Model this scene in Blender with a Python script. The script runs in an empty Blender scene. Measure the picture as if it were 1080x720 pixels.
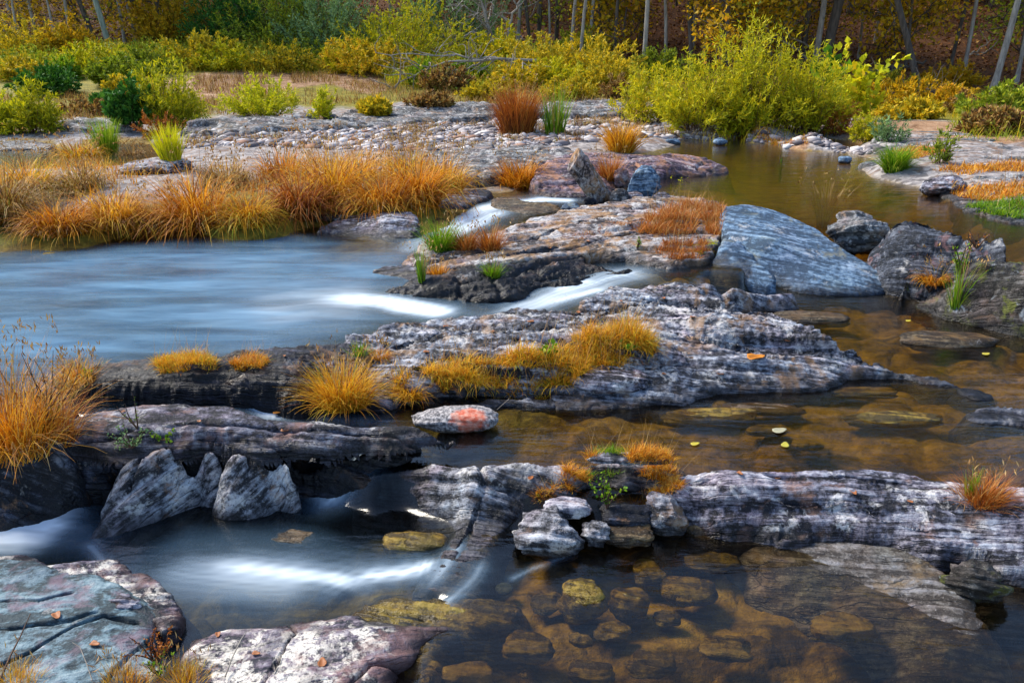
import bpy, bmesh, math, random
import numpy as np
from mathutils import Vector
from mathutils.bvhtree import BVHTree
random.seed(7); RNG = np.random.default_rng(7)
S = bpy.context.scene; COL = S.collection

# ------------------------------------------------------------------ camera, sky, sun, exposure
CAMZ, PITCH, F = 1.7, math.radians(20.0), 848.0
cam_d = bpy.data.cameras.new('camera'); cam = bpy.data.objects.new('camera', cam_d); COL.objects.link(cam)
cam.location = (0, 0, CAMZ); cam.rotation_euler = (math.pi/2-PITCH, 0, 0)
cam_d.sensor_width = 36; cam_d.lens = 36*F/1080; cam_d.clip_start = .05; cam_d.clip_end = 600
S.camera = cam
w = bpy.data.worlds.new('World'); S.world = w; w.use_nodes = True
nt = w.node_tree; sky = nt.nodes.new('ShaderNodeTexSky'); sky.sky_type = 'NISHITA'; sky.sun_disc = False
SUN_EL, SUN_AZ = math.radians(46), math.radians(-62)      # azimuth from +Y towards +X
sky.sun_elevation = SUN_EL; sky.sun_rotation = SUN_AZ; sky.ozone_density = 2.2; sky.air_density = 1.0; sky.dust_density = .6
nt.links.new(sky.outputs[0], nt.nodes['Background'].inputs[0]); nt.nodes['Background'].inputs[1].default_value = .15
sl = bpy.data.lights.new('sun', 'SUN'); sl.energy = 3.8; sl.angle = math.radians(24); sl.color = (1, .92, .79)
so = bpy.data.objects.new('sun', sl); COL.objects.link(so)
sd_ = Vector((math.sin(SUN_AZ)*math.cos(SUN_EL), math.cos(SUN_AZ)*math.cos(SUN_EL), math.sin(SUN_EL)))
so.rotation_euler = sd_.to_track_quat('Z', 'Y').to_euler(); so.location = (-10, 5, 20)
S.view_settings.view_transform = 'Standard'; S.view_settings.look = 'None'
S.view_settings.exposure = 0.85; S.view_settings.gamma = 1
S.cycles.use_denoising = True; S.cycles.max_bounces = 6; S.cycles.diffuse_bounces = 2; S.cycles.glossy_bounces = 2
S.cycles.transmission_bounces = 3; S.cycles.transparent_max_bounces = 6; S.cycles.caustics_reflective = False
S.cycles.caustics_refractive = False; S.cycles.sample_clamp_indirect = 4

# ------------------------------------------------------------------ pixel rays (1080 x 720 photo) -> world points
FW = np.array([0, math.cos(PITCH), -math.sin(PITCH)]); UPV = np.array([0, math.sin(PITCH), math.cos(PITCH)])
def ray(px, py):
    return FW*F + np.array([1., 0, 0])*(px-540) + UPV*(360-py)
def P(px, py, z):
    d = ray(px, py); t = (z-CAMZ)/d[2]
    return np.array([d[0]*t, d[1]*t, z])
def ZM(z): return z if z > -.15 else -.15+(z+.15)*.42       # the lower pools drop gently
def PD(px, py, D):
    d = ray(px, py); t = D/d[1]
    return np.array([d[0]*t, D, CAMZ+d[2]*t])
def scale_at(p):                                            # metres per photo pixel at p
    return (p[1]*FW[1]+(p[2]-CAMZ)*FW[2])/F

# ------------------------------------------------------------------ noise
_perm = RNG.permutation(256).astype(np.int32); _perm = np.concatenate([_perm, _perm])
_g = RNG.normal(size=(256, 3)); _g /= np.linalg.norm(_g, axis=1)[:, None]; _g = _g.astype(np.float32)
def perlin(x, y, z=0.):
    x, y, z = np.broadcast_arrays(np.asarray(x, np.float64), np.asarray(y, np.float64), np.asarray(z, np.float64))
    xi, yi, zi = np.floor(x).astype(np.int64), np.floor(y).astype(np.int64), np.floor(z).astype(np.int64)
    xf, yf, zf = (x-xi).astype(np.float32), (y-yi).astype(np.float32), (z-zi).astype(np.float32)
    u, v, w_ = [t*t*t*(t*(t*6-15)+10) for t in (xf, yf, zf)]
    out = 0
    for i in (0, 1):
        for j in (0, 1):
            for k in (0, 1):
                h = _perm[(_perm[(_perm[(xi+i) & 255]+yi+j) & 255]+zi+k) & 255]
                g = _g[h]
                d = g[..., 0]*(xf-i)+g[..., 1]*(yf-j)+g[..., 2]*(zf-k)
                out = out + (u if i else 1-u)*(v if j else 1-v)*(w_ if k else 1-w_)*d
    return out*1.5
def fbm(x, y, z=0., o=4, g=.5):
    r, a, s = 0, 1, 1
    for i in range(o):
        r = r+a*perlin(x*s+i*17.3, y*s-i*9.1, np.asarray(z)*s+i*5.7); a *= g; s *= 2.03
    return r
def ridged(x, y, z=0., o=4):
    r, a, s = 0, 1, 1
    for i in range(o):
        r = r+a*(1-2*np.abs(perlin(x*s+i*7.7, y*s, np.asarray(z)*s))); a *= .5; s *= 2.1
    return r
def sstep(a, b, x):
    t = np.clip((x-a)/(b-a), 0, 1); return t*t*(3-2*t)
def cells(x, y, seed=0):                                    # F1, F2, id of jittered cells
    xi, yi = np.floor(x).astype(int), np.floor(y).astype(int)
    f1 = np.full(x.shape, 9.); f2 = np.full(x.shape, 9.); idd = np.zeros(x.shape)
    for i in (-1, 0, 1):
        for j in (-1, 0, 1):
            h = _perm[(_perm[(xi+i+seed) & 255]+yi+j) & 255]
            cx, cy = xi+i+h/255., yi+j+_perm[h]/255.
            d = np.hypot(x-cx, y-cy)
            new = d < f1
            f2 = np.where(new, f1, np.minimum(f2, d)); idd = np.where(new, h/255., idd); f1 = np.where(new, d, f1)
    return f1, f2, idd
def rbf_fit(X, V, c=.05):
    n = len(X); A = np.zeros((n+3, n+3)); D = np.sqrt(((X[:, None]-X[None])**2).sum(-1)+c*c)
    A[:n, :n] = D-np.eye(n)*.002; A[:n, n] = 1; A[:n, n+1:] = X; A[n, :n] = 1; A[n+1:, :n] = X.T
    b = np.zeros(n+3); b[:n] = V
    wt = np.linalg.lstsq(A, b, rcond=None)[0]
    def ev(Q):
        out = np.empty(len(Q))
        for i in range(0, len(Q), 60000):
            q = Q[i:i+60000]; D = np.sqrt(((q[:, None]-X[None])**2).sum(-1)+c*c)
            out[i:i+60000] = D@wt[:n]+wt[n]+q@wt[n+1:]
        return out
    return ev
def poly_sd(Q, poly):                                       # signed distance, negative inside
    A = poly; B = np.roll(poly, -1, 0); best = np.full(len(Q), 1e9); ins = np.zeros(len(Q), bool)
    for a, b in zip(A, B):
        ab = b-a; t = np.clip(((Q-a)@ab)/(ab@ab+1e-12), 0, 1)
        best = np.minimum(best, np.hypot(Q[:, 0]-a[0]-t*ab[0], Q[:, 1]-a[1]-t*ab[1]))
        c = (a[1] > Q[:, 1]) != (b[1] > Q[:, 1])
        ins ^= c & (Q[:, 0] < (b[0]-a[0])*(Q[:, 1]-a[1])/(b[1]-a[1]+1e-12)+a[0])
    return np.where(ins, -best, best)
def line_d(Q, line):                                        # distance to a polyline, length along it
    best = np.full(len(Q), 1e9); al = np.zeros(len(Q)); s0 = 0
    for a, b in zip(line[:-1], line[1:]):
        ab = b-a; L = np.hypot(*ab); t = np.clip(((Q-a)@ab)/(L*L+1e-12), 0, 1)
        d = np.hypot(Q[:, 0]-a[0]-t*ab[0], Q[:, 1]-a[1]-t*ab[1]); m = d < best
        best = np.where(m, d, best); al = np.where(m, s0+t*L, al); s0 += L
    return best, al, s0
def smooth_loop(p, k=4):
    n = len(p); out = []
    for i in range(n):
        a, b, c, d = p[i-1], p[i], p[(i+1) % n], p[(i+2) % n]
        for t in np.arange(k)/k:
            out.append(.5*((2*b)+(c-a)*t+(2*a-5*b+4*c-d)*t*t+(3*b-a-3*c+d)*t**3))
    return np.array(out)

# ------------------------------------------------------------------ mesh helpers
def mesh_np(name, V, Fq, mat=None, attrs=None, smooth=True, parent=None, loc=None, mats=None, midx=None):
    V = np.asarray(V, np.float64)
    me = bpy.data.meshes.new(name); Fq = np.asarray(Fq, np.int32); k = Fq.shape[1]
    if loc is not None: V = V-np.asarray(loc)
    me.vertices.add(len(V)); me.vertices.foreach_set('co', V.astype(np.float32).ravel())
    me.loops.add(Fq.size); me.loops.foreach_set('vertex_index', Fq.ravel())
    me.polygons.add(len(Fq)); me.polygons.foreach_set('loop_start', np.arange(0, Fq.size, k, dtype=np.int32))
    me.update(calc_edges=True)
    if smooth: me.polygons.foreach_set('use_smooth', np.ones(len(Fq), bool))
    if attrs:
        for n, (typ, arr) in attrs.items():
            at = me.attributes.new(n, typ, 'POINT')
            at.data.foreach_set('value' if typ == 'FLOAT' else 'vector', np.asarray(arr, np.float32).ravel())
    for m in (mats or ([mat] if mat else [])): me.materials.append(m)
    if midx is not None: me.polygons.foreach_set('material_index', np.asarray(midx, np.int32))
    o = bpy.data.objects.new(name, me); COL.objects.link(o)
    if loc is not None: o.location = loc
    if parent is not None: o.parent = parent
    return o
def tag(o, label=None, cat=None, group=None, kind=None):
    if label: o['label'] = label
    if cat: o['category'] = cat
    if group: o['group'] = group
    if kind: o['kind'] = kind
    return o
def empty(name, loc, label, cat, group=None):
    e = bpy.data.objects.new(name, None); COL.objects.link(e); e.location = loc; e.empty_display_size = .1
    return tag(e, label, cat, group)
def copy_thing(src, loc, rz=0, sc=1., label=None, group=None):
    c = src.copy(); COL.objects.link(c); c.location = loc; c.rotation_euler = (0, 0, rz); c.scale = (sc, sc, sc) if np.isscalar(sc) else sc
    for ch in src.children:
        k = ch.copy(); COL.objects.link(k); k.parent = c
    if label: c['label'] = label
    if group: c['group'] = group
    elif 'group' in c: del c['group']
    return c
def grid_faces(nu, nv):
    i = np.arange(nv-1)[:, None]*nu+np.arange(nu-1)[None]
    return np.stack([i, i+1, i+nu+1, i+nu], -1).reshape(-1, 4)

# ------------------------------------------------------------------ node helpers
class NT:
    def __init__(s, name):
        s.m = bpy.data.materials.new(name); s.m.use_nodes = True; s.t = s.m.node_tree; s.t.nodes.clear()
        s.out = s.t.nodes.new('ShaderNodeOutputMaterial')
    def n(s, typ, **kw):
        x = s.t.nodes.new('ShaderNode'+typ)
        for k, v in kw.items():
            if k.startswith('i_'): s.set(x.inputs[k[2:].replace('_', ' ')], v)
            else: setattr(x, k, v)
        return x
    def set(s, sock, v):
        if isinstance(v, bpy.types.NodeSocket): s.t.links.new(v, sock)
        elif isinstance(v, bpy.types.Node): s.t.links.new(v.outputs[0], sock)
        else:
            try: sock.default_value = v
            except Exception: sock.default_value = tuple(v)+(1,)
    def math(s, op, a, b=0., c=False):
        x = s.n('Math', operation=op, use_clamp=c); s.set(x.inputs[0], a); s.set(x.inputs[1], b); return x.outputs[0]
    def mix(s, f, a, b, mode='MIX'):
        x = s.n('Mix', data_type='RGBA', blend_type=mode); s.set(x.inputs[0], f)
        for i, v in ((6, a), (7, b)):
            if isinstance(v, (tuple, list)) and len(v) == 3: v = tuple(v)+(1,)
            s.set(x.inputs[i], v)
        return x.outputs[2]
    def ramp(s, f, stops, interp='LINEAR'):
        x = s.n('ValToRGB'); e = x.color_ramp; e.interpolation = interp
        while len(e.elements) < len(stops): e.elements.new(.5)
        for el, (p, c) in zip(e.elements, stops):
            el.position = p; el.color = tuple(c)+(1,) if not np.isscalar(c) else (c, c, c, 1)
        s.set(x.inputs[0], f); return x.outputs[0]
    def attr(s, name, vec=False):
        x = s.n('Attribute', attribute_name=name); return x.outputs['Vector' if vec else 'Fac']
    def noise(s, vec, scale, det=5, rough=.6, dist=0.):
        x = s.n('TexNoise', i_Scale=scale, i_Detail=det, i_Roughness=rough, i_Distortion=dist); s.set(x.inputs['Vector'], vec); return x.outputs['Fac']
    def vmul(s, vec, k):
        x = s.n('VectorMath', operation='MULTIPLY'); s.set(x.inputs[0], vec); x.inputs[1].default_value = k; return x.outputs[0]
    def bump(s, h, strength, dist, normal=None):
        x = s.n('Bump', i_Strength=strength, i_Distance=dist); s.set(x.inputs['Height'], h)
        if normal is not None: s.set(x.inputs['Normal'], normal)
        return x.outputs[0]
    def bsdf(s, col, rough, normal=None, spec=.5, **kw):
        x = s.n('BsdfPrincipled'); s.set(x.inputs['Base Color'], col if not isinstance(col, tuple) else col+(1,)*(4-len(col)))
        s.set(x.inputs['Roughness'], rough); x.inputs['Specular IOR Level'].default_value = spec
        if normal is not None: s.set(x.inputs['Normal'], normal)
        return x.outputs[0]
    def end(s, sh):
        s.t.links.new(sh, s.out.inputs[0]); return s.m

def rock_mat(name, dark, mid, light, lichen=.3, rust=.0, pale=(.62, .6, .58), moss=0., speck=.5, bias=0., tint=(.30, .16, .08), hue=.8, crack=.5, wetk=.23):
    t = NT(name); sc = t.attr('sc', True); wet = t.attr('wet'); pos = t.n('TexCoord').outputs['Object']
    s1 = t.noise(t.vmul(sc, (1.3, 5, 20)), 1.0, 7, .66, .9)
    s2 = t.noise(t.vmul(sc, (5, 14, 52)), 1.0, 5, .65, .8)
    big = t.noise(sc, 2.6, 4, .6, .5)
    fine = t.noise(pos, 120, 4, .7)
    mids = t.noise(pos, 22, 6, .7)
    v = t.math('ADD', t.math('MULTIPLY', s1, .52), t.math('MULTIPLY', s2, .19))
    v = t.math('ADD', v, t.math('MULTIPLY', big, .20)); v = t.math('ADD', v, t.math('MULTIPLY', t.math('SUBTRACT', mids, .5), .42))
    v = t.math('ADD', v, bias)
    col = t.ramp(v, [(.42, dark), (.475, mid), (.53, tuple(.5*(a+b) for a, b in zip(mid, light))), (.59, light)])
    hv = t.ramp(t.noise(pos, 2.3, 3, .6, .3), [(.34, (1.12, .92, 1.0)), (.45, (1.0, .98, 1.02)), (.56, (.88, 1.0, 1.12)), (.66, (1.15, 1.0, .78))])
    col = t.mix(hue, col, hv, 'MULTIPLY')
    wv = t.n('VectorMath', operation='ADD'); t.set(wv.inputs[0], t.vmul(sc, (1.3, 4.5, 15))); t.set(wv.inputs[1], t.n('TexNoise', i_Scale=5., i_Detail=4.).outputs['Color'])
    vc = t.n('TexVoronoi', feature='DISTANCE_TO_EDGE', i_Scale=1.); t.set(vc.inputs['Vector'], wv.outputs[0])
    crk = t.math('MULTIPLY', t.ramp(vc.outputs['Distance'], [(.0, 1.), (.035, 0.)]), t.math('MULTIPLY', t.ramp(big, [(.46, 0.), (.56, 1.)]), crack))
    col = t.mix(t.math('MULTIPLY', crk, .85), col, tuple(.5*c for c in dark))
    # lichen / mineral bloom : crisp edged pale patches
    m = t.math('MULTIPLY', t.ramp(t.noise(pos, 5.5, 5, .7, .4), [(.62-lichen*.25, 0.), (.68-lichen*.25, 1.)]),
               t.ramp(t.noise(pos, 38, 5, .75), [(.40, 0.), (.52, 1.)]))
    m = t.math('MULTIPLY', m, t.math('SUBTRACT', 1., t.math('MULTIPLY', wet, .9)))
    col = t.mix(t.math('MULTIPLY', m, min(1, .35+lichen)), col, pale)
    sp = t.ramp(fine, [(.60, 0.), (.68, 1.)])
    col = t.mix(t.math('MULTIPLY', sp, speck*.45), col, (.72, .68, .6))
    sp2 = t.ramp(t.noise(pos, 75, 3, .7), [(.34, 1.), (.42, 0.)])
    col = t.mix(t.math('MULTIPLY', sp2, speck*.7), col, tuple(.4*c for c in dark))
    if rust:
        r = t.ramp(t.noise(sc, 4.5, 5, .7, .6), [(.60-.22*rust, 0.), (.72-.22*rust, 1.)])
        col = t.mix(t.math('MULTIPLY', r, .75), col, tint)
    if moss:
        r = t.ramp(t.noise(pos, 7, 6, .75, .3), [(.62-.25*moss, 0.), (.70-.25*moss, 1.)])
        col = t.mix(r, col, (.09, .10, .015))
    wetcol = t.mix(1., col, (wetk, wetk, wetk*1.1), 'MULTIPLY')
    col = t.mix(wet, col, wetcol)
    rough = t.math('SUBTRACT', t.math('ADD', .62, t.math('MULTIPLY', mids, .2)), t.math('MULTIPLY', wet, .42))
    h = t.math('ADD', t.math('MULTIPLY', s1, .8), t.math('ADD', t.math('MULTIPLY', s2, .35), t.math('SUBTRACT', t.math('MULTIPLY', mids, .55), t.math('MULTIPLY', crk, .9))))
    nrm = t.bump(h, .75, .035); nrm = t.bump(fine, .45, .008, nrm)
    return t.end(t.bsdf(col, rough, nrm, .35))
M = {}
M['ledge'] = rock_mat('pale_streaked_schist', (.008, .010, .016), (.12, .125, .155), (.62, .63, .66), .35, .3, tint=(.30, .17, .08), bias=.016)
M['shelf'] = rock_mat('sediment_stained_pale_schist', (.025, .022, .024), (.22, .18, .17), (.60, .56, .53), .4, .55, tint=(.36, .19, .07), bias=.01)
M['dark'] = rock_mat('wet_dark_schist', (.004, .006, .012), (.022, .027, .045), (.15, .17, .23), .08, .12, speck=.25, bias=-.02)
M['log'] = rock_mat('purple_grey_schist', (.008, .009, .016), (.095, .092, .125), (.42, .43, .47), .25, .3, tint=(.22, .12, .10))
M['fan'] = rock_mat('pitted_grey_schist', (.016, .017, .022), (.18, .18, .20), (.58, .58, .60), .35, .12, speck=1., bias=.02)
M['white'] = rock_mat('white_crusted_schist', (.012, .012, .018), (.17, .16, .20), (.60, .59, .62), .3, .25, pale=(.8, .78, .78), bias=.008, speck=.4, tint=(.26, .14, .10))
M['slab'] = rock_mat('blue_grey_slate', (.03, .06, .10), (.11, .19, .29), (.34, .46, .57), .12, .2, speck=.2, tint=(.20, .20, .15), hue=.45, crack=.15)
M['teal'] = rock_mat('teal_grey_slate', (.03, .05, .06), (.13, .21, .25), (.32, .41, .44), .12, .25, speck=.2, tint=(.20, .14, .18), hue=.35, crack=.1)
M['lich'] = rock_mat('lichen_speckled_slate', (.015, .018, .03), (.17, .135, .17), (.52, .49, .49), .6, .4, pale=(.75, .7, .62), speck=1., tint=(.24, .13, .12))
M['pink'] = rock_mat('pink_banded_rock', (.03, .02, .03), (.17, .11, .14), (.48, .38, .37), .2, .5, tint=(.42, .2, .10), speck=.3)
M['bluedark'] = rock_mat('dark_blue_blocky_rock', (.006, .010, .018), (.045, .055, .08), (.22, .24, .28), .2, .12, tint=(.34, .16, .15), hue=.3)
M['silt'] = rock_mat('silt_dusted_grey_rock', (.05, .04, .03), (.17, .15, .12), (.40, .38, .35), .2, .3, speck=1., tint=(.24, .16, .07), wetk=.75)
M['brown'] = rock_mat('silt_brown_rock', (.03, .018, .008), (.15, .10, .045), (.30, .23, .14), .1, .3, speck=.6, tint=(.20, .11, .03), wetk=.6)
M['mossy'] = rock_mat('mossy_dark_rock', (.008, .007, .006), (.045, .04, .035), (.17, .16, .15), .2, .3, moss=.32, tint=(.14, .08, .05), pale=(.5, .55, .6))
M['amber'] = rock_mat('algae_coated_stone', (.05, .032, .004), (.24, .16, .015), (.42, .30, .05), .0, .3, speck=.4, tint=(.08, .055, .006), wetk=.8)
M['grey'] = rock_mat('grey_bank_rock', (.03, .032, .035), (.15, .15, .15), (.36, .35, .35), .35, .3, tint=(.28, .17, .10))
def t_red():
    t = NT('pebbled_grey_stone_with_red_patch'); pos = t.n('TexCoord').outputs['Object']
    n = t.noise(pos, 60, 5, .7); c = t.ramp(n, [(.38, (.03, .03, .035)), (.5, (.2, .19, .2)), (.62, (.5, .47, .46))])
    d = t.n('VectorMath', operation='DISTANCE'); t.set(d.inputs[0], pos); d.inputs[1].default_value = (.085, -.10, .075)
    k = t.math('ADD', d.outputs['Value'], t.math('MULTIPLY', t.noise(pos, 18, 3), .09))
    red = t.ramp(t.noise(pos, 30, 4), [(.4, (.50, .09, .04)), (.6, (.6, .28, .20))])
    c = t.mix(t.ramp(k, [(.13, 1.), (.16, 0.)]), c, red)
    return t.end(t.bsdf(c, .7, t.bump(n, .5, .01)))
M['red'] = t_red()

def leaf_mat(name, stops, trans=.35, var=.0):
    t = NT(name); g = t.n('NewGeometry').outputs['Random Per Island']; oi = t.n('ObjectInfo').outputs['Random']
    f = t.math('ADD', t.math('MULTIPLY', g, 1-var), t.math('MULTIPLY', oi, var))
    c = t.ramp(f, stops); d = t.bsdf(c, .6, spec=.25)
    tr = t.n('BsdfTranslucent'); t.set(tr.inputs[0], t.mix(1., c, (1, .95, .6), 'MULTIPLY'))
    mx = t.n('MixShader'); mx.inputs[0].default_value = trans; t.t.links.new(d, mx.inputs[1]); t.t.links.new(tr.outputs[0], mx.inputs[2])
    return t.end(mx.outputs[0])
G = {}
G['orange'] = leaf_mat('orange_dry_grass', [(0, (.06, .02, .005)), (.2, (.30, .085, .010)), (.42, (.68, .24, .012)), (.68, (.84, .40, .02)), (.88, (.82, .56, .10)), (.95, (.30, .34, .02)), (1, (.22, .30, .02))], .3, .25)
G['gold'] = leaf_mat('golden_grass', [(0, (.10, .035, .006)), (.2, (.48, .16, .012)), (.5, (.85, .43, .018)), (.8, (.85, .56, .06)), (.9, (.40, .42, .03)), (1, (.30, .38, .03))], .35, .2)
G['rust'] = leaf_mat('rusty_red_grass', [(0, (.10, .025, .01)), (.4, (.40, .11, .02)), (.75, (.58, .22, .03)), (1, (.6, .38, .14))], .3, .2)
G['pale'] = leaf_mat('straw_seed_stems', [(0, (.20, .09, .03)), (.5, (.45, .25, .08)), (1, (.60, .42, .18))], .2)
G['green'] = leaf_mat('fresh_green_blades', [(0, (.03, .10, .005)), (.4, (.13, .30, .01)), (.8, (.32, .46, .02)), (1, (.5, .5, .08))], .4, .15)
G['straw'] = leaf_mat('brown_straw_grass', [(0, (.05, .025, .01)), (.3, (.22, .10, .03)), (.6, (.45, .25, .07)), (.85, (.55, .38, .14)), (1, (.26, .28, .04))], .3)
G['willow'] = leaf_mat('yellow_green_willow_leaves', [(0, (0.103, 0.146, 0.009)), (.3, (0.362, 0.399, 0.013)), (.65, (0.648, 0.605, 0.016)), (.9, (0.751, 0.605, 0.022)), (1, (0.778, 0.411, 0.032))], .4, .25)
G['lime'] = leaf_mat('bright_lime_leaves', [(0, (0.176, 0.242, 0.010)), (.4, (0.528, 0.572, 0.012)), (.85, (0.748, 0.704, 0.020)), (1, (0.770, 0.528, 0.020))], .4, .1)
G['dkgreen'] = leaf_mat('dark_green_leaves', [(0, (0.014, 0.051, 0.010)), (.5, (0.043, 0.170, 0.020)), (1, (0.136, 0.306, 0.034))], .25, .2)
G['sage'] = leaf_mat('grey_green_leaves', [(0, (0.083, 0.155, 0.075)), (.5, (0.198, 0.345, 0.135)), (1, (0.396, 0.552, 0.240))], .3, .2)
G['olive'] = leaf_mat('olive_and_green_leaves', [(0, (0.060, 0.096, 0.010)), (.4, (0.220, 0.307, 0.019)), (.75, (0.440, 0.499, 0.032)), (1, (0.840, 0.576, 0.048))], .35, .3)
G['mustard'] = leaf_mat('mustard_weed_leaves', [(0, (0.104, 0.104, 0.012)), (.3, (0.348, 0.330, 0.022)), (.6, (0.696, 0.522, 0.022)), (.85, (0.850, 0.592, 0.029)), (1, (0.731, 0.278, 0.029))], .35, .3)
G['yellow'] = leaf_mat('yellow_autumn_leaves', [(0, (0.154, 0.132, 0.011)), (.3, (0.462, 0.330, 0.013)), (.7, (0.748, 0.462, 0.017)), (1, (0.770, 0.330, 0.022))], .45, .2)
G['forest'] = leaf_mat('mixed_autumn_forest_leaves', [(0, (0.038, 0.067, 0.009)), (.35, (0.152, 0.209, 0.019)), (.65, (0.380, 0.342, 0.023)), (.85, (0.646, 0.418, 0.028)), (1, (0.646, 0.228, 0.038))], .4, .45)
G['litter'] = leaf_mat('fallen_brown_leaves', [(0, (.06, .022, .010)), (.5, (.22, .08, .025)), (.85, (.38, .17, .05)), (1, (.6, .36, .06))], .1)
def bark(name, a, b):
    t = NT(name); pos = t.n('TexCoord').outputs['Object']; v = t.vmul(pos, (9, 9, 1.6)); n = t.noise(v, 1.2, 6, .7)
    return t.end(t.bsdf(t.ramp(n, [(.35, a), (.65, b)]), .85, t.bump(n, .6, .03)))
M['bark'] = bark('grey_brown_bark', (.035, .028, .022), (.13, .105, .085))
M['palebark'] = bark('pale_grey_bark', (.16, .14, .12), (.42, .39, .34))
M['greenbark'] = bark('lichen_green_bark', (.13, .16, .12), (.33, .38, .30))
M['deadwood'] = bark('weathered_dead_wood', (.13, .11, .09), (.38, .34, .29))
M['twig'] = bark('brown_twigs', (.04, .02, .012), (.12, .06, .035))

# ------------------------------------------------------------------ WATER LEVELS
U, LPZ, MPZ, BL, BR = .04, -.06, -.15, -.52, -.42
wc = []
def W_(z, *pts): wc.extend((px, py, z) for px, py in pts)
W_(U, (860, 160), (900, 220), (700, 152), (1000, 250), (1075, 268), (1160, 285), (740, 200), (830, 200), (950, 180), (990, 225), (800, 160), (700, 205), (1200, 240), (660, 225))
W_(.03, (770, 285), (745, 262), (800, 262)); W_(.02, (720, 288), (690, 282)); W_(0, (680, 297), (650, 292)); W_(-.025, (620, 305), (590, 312), (600, 290)); W_(-.05, (560, 322), (545, 318), (520, 330), (500, 328))
W_(.04, (620, 212), (600, 214), (580, 206), (640, 225)); W_(.03, (560, 215), (540, 218), (540, 205)); W_(.01, (515, 218), (520, 228)); W_(-.02, (490, 228), (500, 238), (480, 222)); W_(-.045, (460, 240), (455, 230), (470, 250))
W_(.04, (30, 160), (150, 160), (300, 150), (430, 150), (600, 150), (0, 200), (150, 200), (300, 200), (450, 180), (-100, 200), (-300, 180), (1100, 150), (1300, 200), (500, 130), (100, 130), (-300, 130), (1300, 130))
for px in range(-350, 460, 80):
    W_(LPZ, (px, 250), (px, 275), (px, 310), (px, 350), (px, 385))
W_(LPZ, (440, 260), (430, 280), (440, 300), (455, 325), (480, 332), (0, 410), (-100, 410), (-200, 440), (-350, 440))
W_(-.075, (180, 412), (100, 415), (220, 414)); W_(-.085, (250, 416)); W_(-.10, (266, 421)); W_(-.135, (282, 430)); W_(-.145, (320, 436), (300, 434), (400, 440))
for px in range(440, 1500, 90):
    W_(MPZ, (px, 450), (px, 485))
for px in range(780, 1500, 80):
    W_(MPZ, (px, 330), (px, 370), (px, 410))
W_(MPZ, (800, 316), (760, 318), (850, 316), (930, 318), (1060, 360), (1200, 390), (420, 482), (740, 440), (560, 500), (640, 500))
W_(-.18, (398, 486), (385, 480)); W_(-.24, (376, 494)); W_(-.34, (358, 503), (350, 495)); W_(-.46, (342, 512)); W_(BL, (325, 522), (350, 525), (300, 515))
for px in range(120, 430, 50):
    W_(BL, (px, 545), (px, 575), (px, 605), (px, 640))
W_(BL, (430, 560), (440, 580), (90, 580), (420, 615), (460, 645), (100, 620), (60, 620), (20, 650), (-80, 650), (200, 700), (400, 700), (0, 720), (-300, 700), (-300, 600), (150, 510), (230, 510), (50, 568), (0, 572))
W_(-.44, (30, 532), (-40, 530), (-200, 520), (70, 535)); W_(-.48, (20, 548), (60, 552), (-80, 550), (-200, 560), (90, 562))
W_(-.50, (440, 600), (425, 628), (400, 640)); W_(-.47, (458, 600), (450, 625), (430, 645)); W_(-.44, (478, 598), (478, 625), (470, 648)); W_(BR, (505, 600), (500, 640))
for px in range(520, 1500, 70):
    W_(BR, (px, 595), (px, 640), (px, 690), (px, 740))
W_(BR, (480, 690), (470, 730), (540, 570), (600, 590), (1000, 620), (740, 575), (760, 600))
W_(LPZ, (-300, 470), (-150, 470)); W_(-.44, (-300, 500))
wcx = np.array([P(a, b, ZM(z)) for a, b, z in wc])
def uvmap(xy):
    y = np.maximum(xy[:, 1], .3); return np.stack([xy[:, 0]/(y+.6)*1.6, np.log(y)], -1)
wuv = uvmap(wcx[:, :2]); _w2 = (wuv**2).sum(1); wz = wcx[:, 2]
def water_level(xy):
    q = uvmap(np.asarray(xy)); out = np.empty(len(q))
    for i in range(0, len(q), 20000):
        qq = q[i:i+20000]; d = 1/np.maximum((qq**2).sum(1)[:, None]+_w2[None]-2*qq@wuv.T, 1e-7); k = d*d*d
        out[i:i+20000] = (k@wz)/k.sum(1)
    return np.where(np.asarray(xy)[:, 1] > 22, U, out)

# ------------------------------------------------------------------ GROUND : one sheet to the horizon
gc = []; BED, GRAV, LIT, MEAD, SAND = range(5)
def g_(z, zone, *pts):
    z = z if z > -.3 else z*.78
    for px, py in pts: gc.append((*P(px, py, z), zone))
def gd(zone, *pts):
    for px, py, D in pts: gc.append((*PD(px, py, D), zone))
g_(-.56, BED, (540, 640), (600, 640), (700, 650), (520, 700), (600, 710), (700, 710), (500, 660), (560, 600), (640, 600), (800, 700), (800, 650), (720, 590))
g_(-.72, BED, (950, 710), (1080, 700), (1080, 640), (1200, 650), (1400, 700), (300, 740), (0, 740), (-300, 740), (560, 760), (900, 760), (1200, 760))
g_(-.70, BED, (250, 600), (150, 600), (350, 590), (200, 640), (-300, 600), (20, 560), (-150, 560), (300, 570))
g_(-.60, BED, (400, 570), (420, 555), (370, 545), (300, 530), (200, 540))
g_(-.24, BED, (330, 490), (260, 495), (200, 490)); g_(-.50, BED, (300, 515), (220, 520), (350, 515))
g_(-.24, BED, (560, 470), (640, 460), (700, 490), (700, 450), (800, 470), (900, 450), (1000, 480), (1080, 500), (1000, 440), (850, 440), (760, 480), (450, 470), (1300, 480))
g_(-.27, BED, (900, 340), (1000, 350), (960, 370), (820, 325), (1060, 400), (1080, 430), (1300, 420), (1200, 460), (900, 420)); g_(-.24, BED, (780, 318), (1040, 375))
g_(-.22, BED, (200, 415), (100, 415), (300, 434), (400, 442))
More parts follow.
